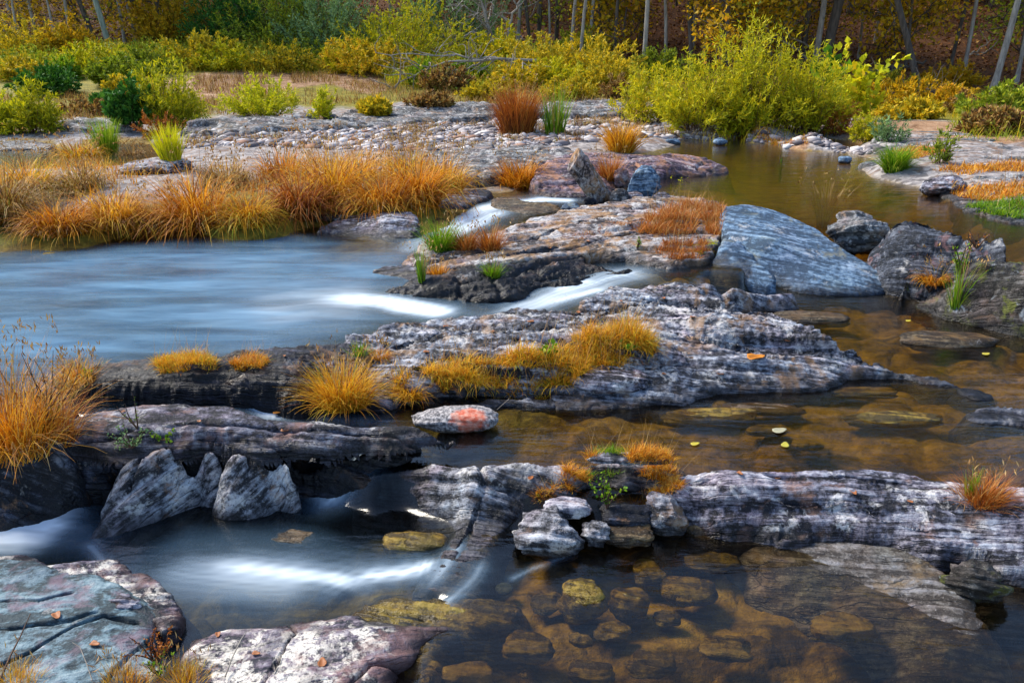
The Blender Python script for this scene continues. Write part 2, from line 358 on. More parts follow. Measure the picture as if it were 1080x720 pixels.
g_(-.30, BED, (50, 300), (150, 300), (250, 300), (100, 350), (200, 350), (-100, 330), (-300, 330), (0, 380), (60, 400), (-200, 400), (300, 330), (150, 270), (350, 350))
g_(-.15, BED, (330, 255), (350, 280), (420, 295), (400, 265), (440, 310)); g_(-.2, BED, (50, 255), (200, 252), (-200, 260), (350, 320), (480, 330))
g_(-.06, BED, (600, 305), (680, 292), (740, 285), (560, 215), (600, 212), (500, 235))
g_(.09, MEAD, (0, 228), (60, 232), (140, 228), (220, 224), (280, 226), (400, 222), (440, 212), (340, 215), (-150, 230), (-400, 230), (300, 222))
g_(.17, GRAV, (0, 195), (100, 195), (200, 190), (300, 190), (400, 185), (480, 175), (540, 175), (-200, 195), (-400, 195), (260, 170), (60, 182))
g_(-.04, BED, (20, 161), (-80, 161), (-250, 161), (150, 161), (105, 164), (60, 163)); g_(.12, GRAV, (80, 150), (200, 160))
g_(.16, GRAV, (250, 152), (350, 150), (450, 145), (520, 140), (300, 135), (200, 140), (450, 130), (600, 135), (640, 130), (600, 145), (680, 145), (540, 155), (700, 138), (100, 135), (0, 140), (-200, 140), (-400, 140))
g_(-.36, BED, (820, 185), (880, 215), (960, 245), (1010, 258), (790, 210)); g_(-.16, BED, (760, 170), (850, 175), (1080, 275), (1060, 255), (1200, 260), (740, 205), (760, 265), (870, 195), (700, 215), (1350, 260), (880, 165), (780, 158))
g_(.07, GRAV, (770, 145), (850, 149), (900, 158), (930, 168), (720, 146)); g_(.04, GRAV, (505, 196), (525, 200)); g_(.08, GRAV, (880, 152), (700, 142), (915, 162), (735, 144), (812, 147)); g_(.2, GRAV, (940, 150), (1000, 160), (1080, 160), (1080, 185), (1000, 178), (1200, 180), (1400, 190), (940, 172))
g_(.12, GRAV, (1010, 200), (1080, 215), (1200, 225)); g_(-.02, BED, (985, 212), (1040, 236), (1100, 246))
g_(.28, SAND, (920, 135), (1000, 140), (1080, 145), (1250, 145), (860, 140)); g_(.32, MEAD, (800, 132), (740, 130))
# far banks, sandy flats, weed meadow, wooded hillside
gd(GRAV, (450, 118, 22), (550, 118, 22), (300, 118, 22.5), (620, 115, 23)); gd(MEAD, (60, 110, 24), (300, 110, 24), (-200, 115, 24), (160, 110, 24), (120, 92, 27), (0, 95, 27), (330, 100, 26)); gd(SAND, (240, 98, 26.5), (230, 85, 28.5), (300, 84, 29), (380, 84, 29), (215, 92, 27.5))
gd(MEAD, (500, 95, 27.5), (600, 95, 27.5), (660, 92, 28), (440, 90, 28.5), (1080, 115, 24), (1000, 112, 25), (1300, 115, 24), (900, 115, 25), (800, 105, 27))
gd(MEAD, (0, 78, 31), (100, 72, 31.5), (200, 72, 31.5), (300, 74, 31.5), (400, 74, 31.5), (500, 72, 31.5), (600, 78, 31.5), (-250, 75, 31), (-500, 75, 31), (-500, 110, 24))
gd(MEAD, (0, 58, 36), (120, 52, 37), (250, 45, 38), (380, 42, 38), (500, 52, 36.5), (600, 62, 35), (-250, 58, 36))
gd(LIT, (680, 74, 33), (760, 78, 32), (860, 80, 32), (960, 92, 29.5), (1050, 101, 28), (1200, 104, 28), (1400, 108, 28), (720, 76, 33))
gd(LIT, (100, 30, 43), (-200, 35, 43), (300, 25, 44), (500, 30, 43), (600, 40, 40), (700, 50, 38), (800, 50, 37), (900, 50, 36.5), (1000, 50, 36), (1080, 52, 36), (1300, 55, 36))
for D, py in ((55, -20), (75, -55), (110, -90)):
    gd(LIT, *[(px, py-(20 if px > 650 else 0), D) for px in (-400, 0, 300, 600, 900, 1200, 1500)])
gcA = np.array(gc, float); guv = uvmap(gcA[:, :2]); gfit = rbf_fit(guv, gcA[:, 2], .03)
def ground_z(xy):
    xy = np.asarray(xy); z = gfit(uvmap(xy)); x, y = xy[:, 0], xy[:, 1]
    far = sstep(18, 60, y); near = 1-sstep(6, 16, y)
    z = z+.035*fbm(x*1.3, y*1.3, 3., 4)*(.6+.4*near)+far*1.2*fbm(x*.06, y*.06, 9., 3)*sstep(30, 60, y)
    z = np.where(y > 95, z, z); under = sstep(.02, -.06, z-water_level(xy)) if True else 0
    f1, f2, cid = cells(x*4.2+.4*perlin(x*3, y*3), y*4.2+.4*perlin(x*3, y*3, 5.), 3)
    stone = (1-np.clip(f1*1.25, 0, 1)**2)*(.3+.7*cid)*.075
    g1, g2, c2 = cells(x*11+.3*perlin(x*7, y*7), y*11, 9)
    z = z+under*near*(stone-.03+(1-np.clip(g1*1.3, 0, 1)**2)*.016*c2)
    return np.clip(z, -.95, 60)
def lod_grid(u0, u1, y0, y1, nu_in, nv, rows_near=.0055):
    ui = np.linspace(-.82, .82, nu_in); lo = -.82-np.cumsum(np.linspace(.004, .08, 40)); hi = -lo
    u = np.concatenate([lo[::-1][lo[::-1] > u0], ui, hi[hi < u1]])
    v = [math.log(y0)]
    while v[-1] < math.log(y1): v.append(v[-1]+rows_near*(1 if v[-1] < 2.2 else 1+(v[-1]-2.2)*.9))
    yy = np.exp(np.array(v)); X = u[None]*(yy[:, None]+1.); Y = np.repeat(yy[:, None], len(u), 1)
    return X.ravel(), Y.ravel(), len(u), len(yy)
X, Y, nu, nv = lod_grid(-3, 3, .5, 170, 620, 0)
XY = np.stack([X, Y], -1); Z = ground_z(XY)
d2 = np.empty((len(XY), 5)); q = uvmap(XY)+np.stack([fbm(X*.9, Y*.5, 1., 3), fbm(X*.9, Y*.5, 8., 3)], -1)*.03
for i in range(0, len(q), 20000):
    D = ((q[i:i+20000, None]-guv[None])**2).sum(-1)+1e-6; k = D**-2.5
    for zn in range(5): d2[i:i+20000, zn] = k[:, gcA[:, 3] == zn].sum(1)
d2 /= d2.sum(1)[:, None]
def ground_mat():
    t = NT('riverbed_bank_and_forest_floor'); pos = t.n('NewGeometry').outputs['Position']
    n1 = t.noise(pos, 3.2, 6, .65, .3); n2 = t.noise(pos, 18, 6, .7); n3 = t.noise(pos, 70, 3, .7)
    nb = t.math('ADD', t.math('MULTIPLY', n1, .5), t.math('MULTIPLY', n2, .5))
    bed = t.ramp(nb, [(.38, (.06, .036, .005)), (.45, (.15, .092, .010)), (.54, (.27, .17, .018)), (.64, (.40, .27, .04)), (.75, (.52, .40, .13))])
    stn = t.mix(t.ramp(t.noise(t.vmul(pos, (1, 2.6, 1)), 1.7, 6, .7, .8), [(.50, 0.), (.62, .85)]), bed, (.025, .017, .006))
    vo = t.n('TexVoronoi', i_Scale=14.); t.set(vo.inputs['Vector'], pos)
    grav = t.ramp(vo.outputs['Color'], [(.1, (.10, .09, .09)), (.45, (.24, .22, .22)), (.7, (.36, .33, .32)), (.95, (.5, .46, .44))])
    grav = t.mix(t.ramp(n1, [(.52, 0.), (.6, .7)]), grav, (.20, .11, .06))
    mead = t.ramp(nb, [(.38, (.07, .07, .01)), (.5, (.20, .18, .02)), (.62, (.34, .24, .03))])
    sand = t.ramp(nb, [(.40, (.14, .07, .03)), (.5, (.34, .19, .10)), (.60, (.5, .34, .22))])
    lit = t.ramp(nb, [(.36, (.04, .016, .008)), (.5, (.12, .05, .02)), (.64, (.25, .11, .04))])
    c = t.mix(t.attr('z_gravel'), stn, grav); c = t.mix(t.attr('z_meadow'), c, mead); c = t.mix(t.attr('z_sand'), c, sand); c = t.mix(t.attr('z_litter'), c, lit)
    h = t.math('ADD', nb, t.math('MULTIPLY', n3, .25))
    return t.end(t.bsdf(c, .75, t.bump(h, .8, .05), spec=.25))
cum = []; rest = np.ones(len(XY))
# weights for sequential mixing
def seq(order):
    acc = d2[:, BED].copy(); res = {}
    for z_ in order: acc = acc+d2[:, z_]; res[z_] = d2[:, z_]/np.maximum(acc, 1e-9)
    return res
sq = seq([GRAV, MEAD, SAND, LIT])
under = sstep(.03, -.03, Z-water_level(XY))*(Y < 21)
for z_ in sq: sq[z_] = sstep(.3, .7, sq[z_])*(1-under)
ground = tag(mesh_np('ground', np.stack([X, Y, Z], -1), grid_faces(nu, nv), ground_mat(),
    {'z_gravel': ('FLOAT', sq[GRAV]), 'z_meadow': ('FLOAT', sq[MEAD]), 'z_sand': ('FLOAT', sq[SAND]), 'z_litter': ('FLOAT', sq[LIT])}),
    'amber pebbly stream bed rising to gravel bars and a leaf-strewn wooded hillside', 'ground', kind='structure')

# ------------------------------------------------------------------ WATER : one smooth sheet with stepped pools
X, Y, nu, nv = lod_grid(-2.2, 2.2, .9, 24, 640, 0, .006)
XY = np.stack([X, Y], -1); WL = water_level(XY)
WG = WL.reshape(nv, nu)
for _ in range(12):
    WG = np.pad(WG, 1, mode='edge'); WG = (WG[:-2, 1:-1]+WG[2:, 1:-1]+WG[1:-1, :-2]+WG[1:-1, 2:]+2*WG[1:-1, 1:-1])/6
WL = WG.ravel()
foam = np.zeros(len(X)); milk_sky = np.zeros(len(X))
STROKES = [  # pixels, width m, strength, z, streak
 ([(612, 212), (570, 210), (540, 214)], .2, .9, .04), ([(545, 214), (515, 220), (490, 228), (472, 236), (440, 238), (420, 238)], .22, 1.1, 0),
 ([(540, 226), (520, 230), (500, 238), (478, 246), (440, 262)], .18, .9, -.03), ([(470, 245), (440, 256), (420, 272)], .2, .4, -.06),
 ([(690, 285), (650, 291), (610, 300), (570, 312), (535, 322), (500, 329)], .24, .75, 0), ([(640, 300), (600, 310), (570, 318)], .07, .9, 0), ([(628, 292), (600, 298), (580, 306)], .07, .8, 0),
 ([(490, 331), (460, 328), (435, 323), (400, 317), (360, 314), (320, 313)], .2, 1.1, -.06), ([(470, 331), (430, 328), (400, 326)], .10, .5, -.06), ([(400, 318), (330, 320), (250, 330)], .5, .4, -.06),
 ([(252, 412), (268, 418), (284, 430), (300, 436)], .09, 1.2, -.1), ([(296, 433), (350, 440), (420, 446)], .10, .25, -.14),
 ([(398, 488), (376, 496), (356, 505), (336, 517)], .07, 1.1, -.3), ([(340, 512), (330, 522), (345, 530)], .06, .4, -.5),
 ([(-60, 545), (0, 548), (45, 550), (85, 556)], .17, 1.3, -.46), ([(-60, 562), (20, 566), (70, 568)], .14, .8, -.5), ([(95, 575), (110, 590)], .04, .4, -.5),
 ([(466, 592), (440, 600), (400, 604), (360, 609)], .07, .9, -.5), ([(385, 622), (372, 614), (350, 608), (310, 604), (260, 598), (200, 592)], .11, .7, -.51), ([(340, 612), (280, 612), (200, 606), (140, 595)], .2, .35, -.51),
 ([(488, 570), (470, 598), (447, 625)], .05, .38, -.47), ([(512, 590), (500, 612), (470, 636), (440, 640)], .04, .30, -.45), ([(400, 640), (440, 640), (490, 630)], .02, .35, -.47),
 ([(600, 585), (560, 600), (540, 610)], .02, .25, -.42), ([(385, 505), (360, 520)], .06, .2, -.4),
]
for line, wd, st, z in STROKES:
    L = np.array([P(a, b, ZM(z))[:2] for a, b in line])
    m = (X > L[:, 0].min()-.8) & (X < L[:, 0].max()+.8) & (Y > L[:, 1].min()-.8) & (Y < L[:, 1].max()+.8)
    idx = np.where(m)[0]; dd, al, tot = line_d(XY[idx], L)
    e = sstep(0, .15*tot+.02, al)*sstep(0, .3*tot+.02, tot-al) if tot > .3 else 1
    if not np.isscalar(e): e = .15+.85*e
    jit = perlin(al*2.5, dd*6, st*31)
    stre = .74+.3*perlin(al*.8, dd/wd*3.2+jit*.3, wd*50)+.3*perlin(al*.9, dd/wd*7+jit*.6, 3.)
    val = st*(.7*np.exp(-(dd/(wd*.7))**2)+.3*np.exp(-(dd/(wd*1.5))**2))*e*np.clip(stre+.25*np.exp(-(dd/(wd*.3))**2), 0, 1.3)
    foam[idx] = 1-(1-foam[idx])*(1-np.clip(val, 0, .97))
def soft_poly(px, z, soft):
    pl = np.array([P(a, b, ZM(z))[:2] for a, b in px]); return sstep(soft, -soft, poly_sd(XY, pl)+.25*fbm(X*1.2, Y*1.2, 4., 2)*soft*2)
milk_sky = np.maximum(milk_sky, .66*soft_poly([(-500, 262), (60, 268), (200, 258), (290, 250), (350, 262), (420, 270), (430, 330), (300, 370), (100, 400), (-500, 420)], LPZ, .45))  # milky flow plus the pool's blue sky reflection, painted as diffuse colour
milk_sky = np.maximum(milk_sky, .20*soft_poly([(120, 600), (200, 560), (320, 560), (400, 590), (440, 600), (380, 630), (200, 640)], BL, .10))
milk_sky = np.maximum(milk_sky, .30*soft_poly([(-200, 525), (80, 525), (100, 560), (60, 575), (-200, 575)], BL, .08))
milk_sky *= .8+.35*fbm(X*.7, Y*2.2, 2., 3)
amber = soft_poly([(450, 130), (1600, 130), (1600, 800), (440, 800), (470, 600), (480, 480), (560, 440), (700, 320), (680, 200)], -.1, .15)
WG2 = np.clip(WL-ground_z(XY), 0, .8); deep = 1-np.exp(-WG2*(2.0+3.6*sstep(2.9, 3.3, Y)))
# the pull of the current shows as long low ripples in the moving water
def water_mat():
    t = NT('clear_stream_water'); pos = t.n('NewGeometry').outputs['Position']; fo = t.attr('foam'); mk = t.attr('milk_sky')
    rip = t.noise(t.vmul(pos, (1.1, 3.2, 1)), 2.2, 4, .55, .4); rip2 = t.noise(t.vmul(pos, (2, 7, 1)), 3., 2, .5)
    nrm = t.bump(t.math('ADD', rip, t.math('MULTIPLY', rip2, .3)), .16, .05)
    tr = t.n('BsdfTransparent'); t.set(tr.inputs[0], t.mix(t.attr('deep'), t.mix(t.attr('amber'), (.90, .92, .88), (.97, .92, .74)), t.mix(t.attr('amber'), (.30, .36, .34), (.56, .38, .09))))
    gl = t.n('BsdfGlossy'); gl.inputs['Roughness'].default_value = .14; t.set(gl.inputs['Normal'], nrm); gl.inputs[0].default_value = (1, 1, 1, 1)
    fr = t.n('Fresnel', i_IOR=1.36); t.set(fr.inputs['Normal'], nrm)
    a = t.n('MixShader'); t.set(a.inputs[0], t.math('MULTIPLY', fr.outputs[0], 1.15, True)); t.t.links.new(tr.outputs[0], a.inputs[1]); t.t.links.new(gl.outputs[0], a.inputs[2])
    st = t.noise(t.vmul(pos, (.8, 3.5, 1)), 1.6, 4, .6, .5)
    silk_sky = t.n('BsdfDiffuse'); t.set(silk_sky.inputs[0], t.mix(fo, t.ramp(st, [(.25, (.06, .15, .27)), (.75, (.19, .36, .53))]), (.78, .87, .94)))  # blue ramp puts sky reflection into the milky water's colour; white is foam
    f = t.math('MAXIMUM', fo, t.math('MULTIPLY', mk, t.ramp(st, [(.3, .8), (.7, 1.)])), True)
    b = t.n('MixShader'); t.set(b.inputs[0], f); t.t.links.new(a.outputs[0], b.inputs[1]); t.t.links.new(silk_sky.outputs[0], b.inputs[2])
    return t.end(b.outputs[0])
tag(mesh_np('water', np.stack([X, Y, WL], -1), grid_faces(nu, nv), water_mat(),
    {'foam': ('FLOAT', foam), 'milk_sky': ('FLOAT', np.clip(milk_sky, 0, 1)), 'amber': ('FLOAT', amber), 'deep': ('FLOAT', deep)}),
    'clear stream water in stepped pools with silky white runs between the ledges', 'water', kind='structure')

# ------------------------------------------------------------------ ROCKS
BV = []                                                     # (verts, faces) of solid things, for ray placement
def strata(V, N, strike, dip, amp, T, seed, warp=.25, pit=.35):
    a_ = math.radians(strike); d_ = math.radians(dip)
    A = np.array([math.cos(a_), math.sin(a_), 0]); Bh = np.array([-math.sin(a_), math.cos(a_), 0])
    Nn = np.array([0, 0, math.cos(d_)])+Bh*math.sin(d_); Bn = np.cross(Nn, A)
    a, b, s = V@A, V@Bn, V@Nn
    s = s+warp*T*3.4*fbm(a*.7+seed, b*1.1, seed*1.7, 3)+warp*T*.5*perlin(a*4, b*4, seed*1.)
    disp = 0
    for T_, am, fr in ((T, 1., .75), (T*.42, .55, 1.3), (T*.17, .2, 3.2)):
        qq = s/T_; ly = np.floor(qq); fr_ = qq-ly; sm = sstep(.86, 1, fr_)
        p0 = perlin(a*fr, b*fr*1.5, ly*7.31+seed); p1 = perlin(a*fr, b*fr*1.5, (ly+1)*7.31+seed)
        disp = disp+am*(p0*(1-sm)+p1*sm+.22*(fr_-.5)*(1-sm))*1.6
    disp = amp*disp+amp*pit*.8*fbm(V[:, 0]*26, V[:, 1]*26, V[:, 2]*26+seed, 3, .6)
    return disp, np.stack([a, b, s], -1)
def rock(label, outline, inner=(), mat='ledge', strike=-12, dip=48, amp=.02, T=.10, edge=.04, fall=4., base=None, cracks=(), joints=0., jag=.02, name='rock_ledge', cat='rock', sp=None, wetlift=.0, group=None, slope=1.1, wet_dark_z=-9.):
    seed = (abs(hash(label)) if False else sum(ord(c)*(i+1) for i, c in enumerate(label))) % 97
    zlo = min(ZM(p[2]) for p in outline)
    for kf in np.arange(1, .14, -.05):                      # settle the relief until no flank is steeper than the limit
        O = np.array([P(a, b, zlo+(ZM(c)-zlo)*kf) for a, b, c in outline]); I = np.array([P(a, b, zlo+(ZM(c)-zlo)*kf) for a, b, c in inner]) if inner else np.zeros((0, 3))
        A_ = np.concatenate([O, I]); dd_ = np.hypot(*(A_[:, None, :2]-A_[None, :, :2]).transpose(2, 0, 1))+.02; dz_ = np.abs(A_[:, None, 2]-A_[None, :, 2])
        if (dz_/dd_).max() < slope: break
    if kf < .75: print('relief', round(kf, 2), label[:50])
    O2 = smooth_loop(O, 4); ctrl = np.concatenate([O2[::2], I]); c0 = O[:, :2].mean(0)
    if base is None: base = O[:, 2].min()-.30
    depth = np.mean([scale_at(p) for p in O])*F
    s = sp or float(np.clip(depth*.0019, .0058, .045))
    mg = (O[:, 2].max()-base)/fall+.06
    lo, hi = O2[:, :2].min(0)-mg, O2[:, :2].max(0)+mg
    nx, ny = int((hi[0]-lo[0])/s)+2, int((hi[1]-lo[1])/s)+2
    gx, gy = np.meshgrid(lo[0]+np.arange(nx)*s, lo[1]+np.arange(ny)*s); Q = np.stack([gx.ravel(), gy.ravel()], -1)
    sd = poly_sd(Q, O2[:, :2])
    jagn = fbm(Q[:, 0]*4+seed, Q[:, 1]*4, 0., 3, .45)*jag*2+fbm(Q[:, 0]*1.4+seed, Q[:, 1]*1.4, 4., 2)*jag
    sd = sd+jagn
    fit = rbf_fit(ctrl[:, :2], ctrl[:, 2], .04+.01*depth)
    # extrapolate the nearest edge height outside
    Qc = Q.copy(); idx = np.where(sd > 0)[0]; best = np.full(len(idx), 1e9); qo = Q[idx]; pr = qo.copy()
    for a, b in zip(O2[:, :2], np.roll(O2[:, :2], -1, 0)):
        ab = b-a; tt = np.clip(((qo-a)@ab)/(ab@ab+1e-12), 0, 1); pj = a+tt[:, None]*ab; dj = np.hypot(*(qo-pj).T); m_ = dj < best
        pr[m_] = pj[m_]; best = np.where(m_, dj, best)
    Qc[idx] = pr; z = np.clip(fit(Qc), O[:, 2].min()-.02, A_[:, 2].max()+.03)
    t = np.clip((sd+edge)/edge, 0, 1); z = z-edge*.7*(1-np.sqrt(np.clip(1-t*t, 0, 1)))-np.maximum(sd, 0)*fall
    for cr in cracks:
        pts, wd, dp = cr; L = np.array([P(a, b, zlo+(ZM(c)-zlo)*kf)[:2] for a, b, c in pts]); dd, al, tot = line_d(Q+np.stack([perlin(Q[:, 0]*9, Q[:, 1]*9), perlin(Q[:, 0]*9, Q[:, 1]*9, 7.)], -1)*wd*.8, L)
        wv = wd*(.7+.5*perlin(al*6, 0., 5.)); z = z-dp*np.exp(-(dd/wv)**2)*sstep(0, .05, tot-al+.01)
    V = np.stack([Q[:, 0], Q[:, 1], z], -1)
    G_ = z.reshape(ny, nx); dzy, dzx = np.gradient(G_, s); N = np.stack([-dzx.ravel(), -dzy.ravel(), np.ones(len(z))], -1); N /= np.linalg.norm(N, axis=1)[:, None]
    disp, sc = strata(V, N, strike, dip, amp, T, seed)
    if joints:
        f1, f2, ci = cells(sc[:, 0]*2.2*joints+.3*perlin(Q[:, 0]*4, Q[:, 1]*4), sc[:, 1]*4.5*joints, seed)
        disp = disp-(.028*np.exp(-((f2-f1)/.06)**2))+(ci-.5)*amp*1.2
    disp = disp*(.3+.7*np.clip(N[:, 2]*1.6, 0, 1)); V = V+N*disp[:, None]
    WLv = water_level(V[:, :2]); wet = 1-sstep(.015, .085, V[:, 2]-np.maximum(WLv+wetlift, wet_dark_z)+.05*fbm(V[:, 0]*7, V[:, 1]*7, 3., 3))
    Fc = grid_faces(nx, ny); keep = (V[:, 2][Fc].max(1) > base); Fc = Fc[keep]
    used = np.unique(Fc); rem = np.full(len(V), -1); rem[used] = np.arange(len(used)); Fc = rem[Fc]; V = V[used]
    V[:, 2] = np.maximum(V[:, 2], base-.05)
    loc = np.array([c0[0], c0[1], V[:, 2].min()])
    o = mesh_np(name, V, Fc, M[mat], {'sc': ('FLOAT_VECTOR', sc[used]-sc[used].mean(0)), 'wet': ('FLOAT', wet[used])}, loc=loc)
    BV.append((V, Fc)); return tag(o, label, cat, group)
_ico = {}
def ico(n):
    if n not in _ico:
        bm = bmesh.new(); bmesh.ops.create_icosphere(bm, subdivisions=n, radius=1)
        _ico[n] = (np.array([v.co[:] for v in bm.verts]), np.array([[v.index for v in f.verts] for f in bm.faces])); bm.free()
    return _ico[n]
def stone(label, c, dims, mat='grey', rot=0, tilt=(0, 0), pw=2.6, lump=.16, amp=.02, T=.06, dip=30, strike=-12, sub=5, name='boulder', cat='rock', group=None, wetlift=0., solid=True, seed=None, facets=0):
    if seed is None: seed = (sum(ord(ch)*(i+3) for i, ch in enumerate(label))+int(abs(c[0])*97+abs(c[1])*31)) % 97
    V, Fc = ico(sub); V = V.copy()
    r = (np.abs(V)**pw).sum(1)**(-1/pw); V = V*r[:, None]
    rg = np.random.default_rng(seed)
    for _ in range(facets):
        n = rg.normal(size=3); n /= np.linalg.norm(n); d = rg.uniform(.62, .9); ov = np.maximum(V@n-d, 0); V = V-n*ov[:, None]*.92
    V = V*(1+lump*fbm(V[:, 0]*1.1+seed, V[:, 1]*1.1, V[:, 2]*1.1, 3)[:, None])
    N = V/np.linalg.norm(V, axis=1)[:, None]; V = V*np.array(dims)/2
    cx, sx, cy, sy = math.cos(tilt[0]), math.sin(tilt[0]), math.cos(tilt[1]), math.sin(tilt[1]); cr, sr = math.cos(rot), math.sin(rot)
    R = np.array([[cr, -sr, 0], [sr, cr, 0], [0, 0, 1]])@np.array([[cy, 0, sy], [0, 1, 0], [-sy, 0, cy]])@np.array([[1, 0, 0], [0, cx, -sx], [0, sx, cx]])
    V = V@R.T; N = N@R.T; Vw = V+np.array(c)
    disp, sc = strata(V+seed*.37, N, strike, dip, amp, T, seed); V = V+N*disp[:, None]; Vw = V+np.array(c)
    wet = 1-sstep(.01, .06, Vw[:, 2]-water_level(Vw[:, :2])-wetlift+.03*fbm(Vw[:, 0]*9, Vw[:, 1]*9, 3., 3))
    o = mesh_np(name, V, Fc, M[mat], {'sc': ('FLOAT_VECTOR', sc), 'wet': ('FLOAT', wet)})
    o.location = c
    if solid: BV.append((Vw, Fc))
    return tag(o, label, cat, group)
def stone_px(label, x0, y0, x1, y1, zb, mat='grey', dr=.75, sink=.25, **kw):
    zb = ZM(zb); p = P((x0+x1)/2, y1, zb); s = scale_at(p); wd = (x1-x0)*s; vv = (y1-y0)*s; th = math.atan2(CAMZ-zb, p[1]); d = wd*dr
    h = (vv-d*math.sin(th))/math.cos(th)
    if h < vv*.45: h = vv*.45; d = max(.3*wd, (vv-h*math.cos(th))/math.sin(th))
    H = h*(1+sink); c = (p[0], p[1]+d/2*.9, zb+h-H/2)
    return stone(label, c, (wd, d, H), mat, **kw)
BX = 'rock_slab'
# --- foreground, bottom left
rock('teal-grey cracked slab in the bottom left corner of the stream edge',
 [(-90, 600, -.30), (0, 588, -.30), (40, 592, -.30), (75, 598, -.32), (120, 606, -.33), (150, 618, -.34), (170, 630, -.37), (180, 648, -.38), (170, 668, -.34), (165, 690, -.33), (185, 712, -.33), (195, 780, -.3), (-90, 800, -.25)],
 [(60, 640, -.25), (30, 690, -.22), (120, 690, -.25), (130, 640, -.29), (0, 640, -.24)], 'teal', strike=12, dip=15, amp=.010, T=.10, edge=.05, name=BX,
 cracks=[([(-80, 668, -.24), (20, 662, -.24), (75, 655, -.26), (105, 645, -.28)], .010, .05), ([(-20, 712, -.24), (30, 690, -.24), (75, 662, -.25), (110, 650, -.28), (150, 655, -.3)], .009, .05), ([(-60, 635, -.25), (40, 632, -.25), (80, 622, -.27)], .008, .035), ([(110, 720, -.26), (135, 690, -.27), (160, 668, -.3)], .006, .03)])
rock('black speckled knob of slate between the teal slab and the silky pool',
 [(-80, 584, -.36), (0, 582, -.36), (30, 586, -.37), (48, 594, -.42), (60, 596, -.38), (100, 590, -.37), (140, 598, -.37), (168, 612, -.38), (186, 632, -.42), (192, 655, -.40), (170, 664, -.36), (150, 640, -.33), (110, 615, -.33), (60, 608, -.33), (-80, 604, -.33)],
 [], 'lich', strike=10, dip=40, amp=.012, T=.05, edge=.03, wetlift=.0)
rock('purple and white lichen-crusted slab at the bottom centre-left edge of the stream',
 [(186, 668, -.36), (215, 658, -.40), (260, 652, -.41), (300, 650, -.42), (340, 642, -.40), (390, 644, -.37), (440, 650, -.37), (470, 655, -.40), (476, 664, -.42), (452, 674, -.40), (440, 690, -.38), (420, 705, -.37), (400, 730, -.36), (380, 790, -.36), (180, 790, -.30)],
 [(340, 680, -.31), (300, 710, -.31), (250, 690, -.33), (400, 670, -.33), (220, 720, -.31)], 'lich', strike=8, dip=25, amp=.010, T=.07, edge=.10, fall=1.4, name=BX,
 cracks=[([(300, 645, -.38), (312, 665, -.36), (290, 700, -.32), (270, 730, -.3)], .006, .03), ([(430, 690, -.35), (390, 700, -.34), (360, 730, -.33)], .01, .05)])
rock('brown speckled underwater shelf beside the white lichen slab',
 [(380, 632, -.47), (440, 630, -.47), (500, 628, -.46), (545, 632, -.47), (540, 655, -.48), (500, 662, -.47), (470, 672, -.46), (440, 720, -.46), (420, 760, -.46), (470, 700, -.52), (400, 700, -.45), (360, 660, -.44)],
 [], 'amber', amp=.012, T=.05, edge=.04, fall=2.)
# --- left middle
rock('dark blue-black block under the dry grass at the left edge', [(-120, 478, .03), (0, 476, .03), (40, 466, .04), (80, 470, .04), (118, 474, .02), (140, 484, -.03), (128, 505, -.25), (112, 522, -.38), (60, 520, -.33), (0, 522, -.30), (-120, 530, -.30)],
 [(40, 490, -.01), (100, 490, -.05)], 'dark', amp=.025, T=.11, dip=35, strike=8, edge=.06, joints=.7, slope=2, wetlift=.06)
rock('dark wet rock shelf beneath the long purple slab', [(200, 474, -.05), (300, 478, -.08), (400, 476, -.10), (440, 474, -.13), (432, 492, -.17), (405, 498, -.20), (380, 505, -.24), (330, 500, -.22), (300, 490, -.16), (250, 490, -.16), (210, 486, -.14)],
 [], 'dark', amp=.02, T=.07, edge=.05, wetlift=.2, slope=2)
rock('long log-shaped purple-grey slab lying across the left side of the stream',
 [(50, 470, .0), (62, 452, .05), (80, 440, .06), (110, 430, .07), (165, 426, .08), (240, 429, .07), (285, 438, .05), (350, 444, .03), (425, 451, .0), (470, 459, -.03), (478, 465, -.06), (465, 470, -.08), (420, 472, -.05), (370, 470, -.02), (320, 476, -.03), (270, 478, -.02), (215, 470, .0), (165, 476, -.02), (120, 480, -.04), (85, 472, -.01)],
 [(150, 445, .09), (250, 450, .06), (340, 456, .03), (420, 460, .0), (200, 462, .03)], 'log', strike=-6, dip=22, amp=.013, T=.055, edge=.025, fall=5, base=-.07, wet_dark_z=-.06, name=BX,  # lower face darkened by height for the black hollow under it, above any waterline
 cracks=[([(210, 462, .02), (300, 468, .01), (370, 470, 0)], .012, .05), ([(90, 455, .06), (200, 450, .06), (330, 452, .04), (440, 460, 0)], .009, .04), ([(280, 442, .05), (300, 452, .05), (390, 456, .02)], .008, .03)])
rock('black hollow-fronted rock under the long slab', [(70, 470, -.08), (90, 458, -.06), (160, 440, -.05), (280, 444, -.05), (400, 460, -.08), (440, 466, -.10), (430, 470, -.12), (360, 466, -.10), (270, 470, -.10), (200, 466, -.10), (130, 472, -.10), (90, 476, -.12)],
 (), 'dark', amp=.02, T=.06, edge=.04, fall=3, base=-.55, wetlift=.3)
rock('sloping pitted grey buttress descending into the dark pool on the left',
 [(142, 478, -.03), (185, 472, -.015), (228, 472, -.02), (218, 492, -.14), (196, 510, -.22), (168, 530, -.32), (140, 550, -.42), (114, 564, -.47), (92, 568, -.47), (100, 548, -.40), (114, 520, -.28), (128, 500, -.22)],
 [(175, 492, -.08), (140, 530, -.25)], 'fan', strike=62, dip=50, amp=.012, T=.05, wetlift=-.02, edge=.06, slope=4, fall=5, jag=.004, cracks=[([(176, 480, -.05), (160, 505, -.2), (135, 540, -.4)], .008, .04)])
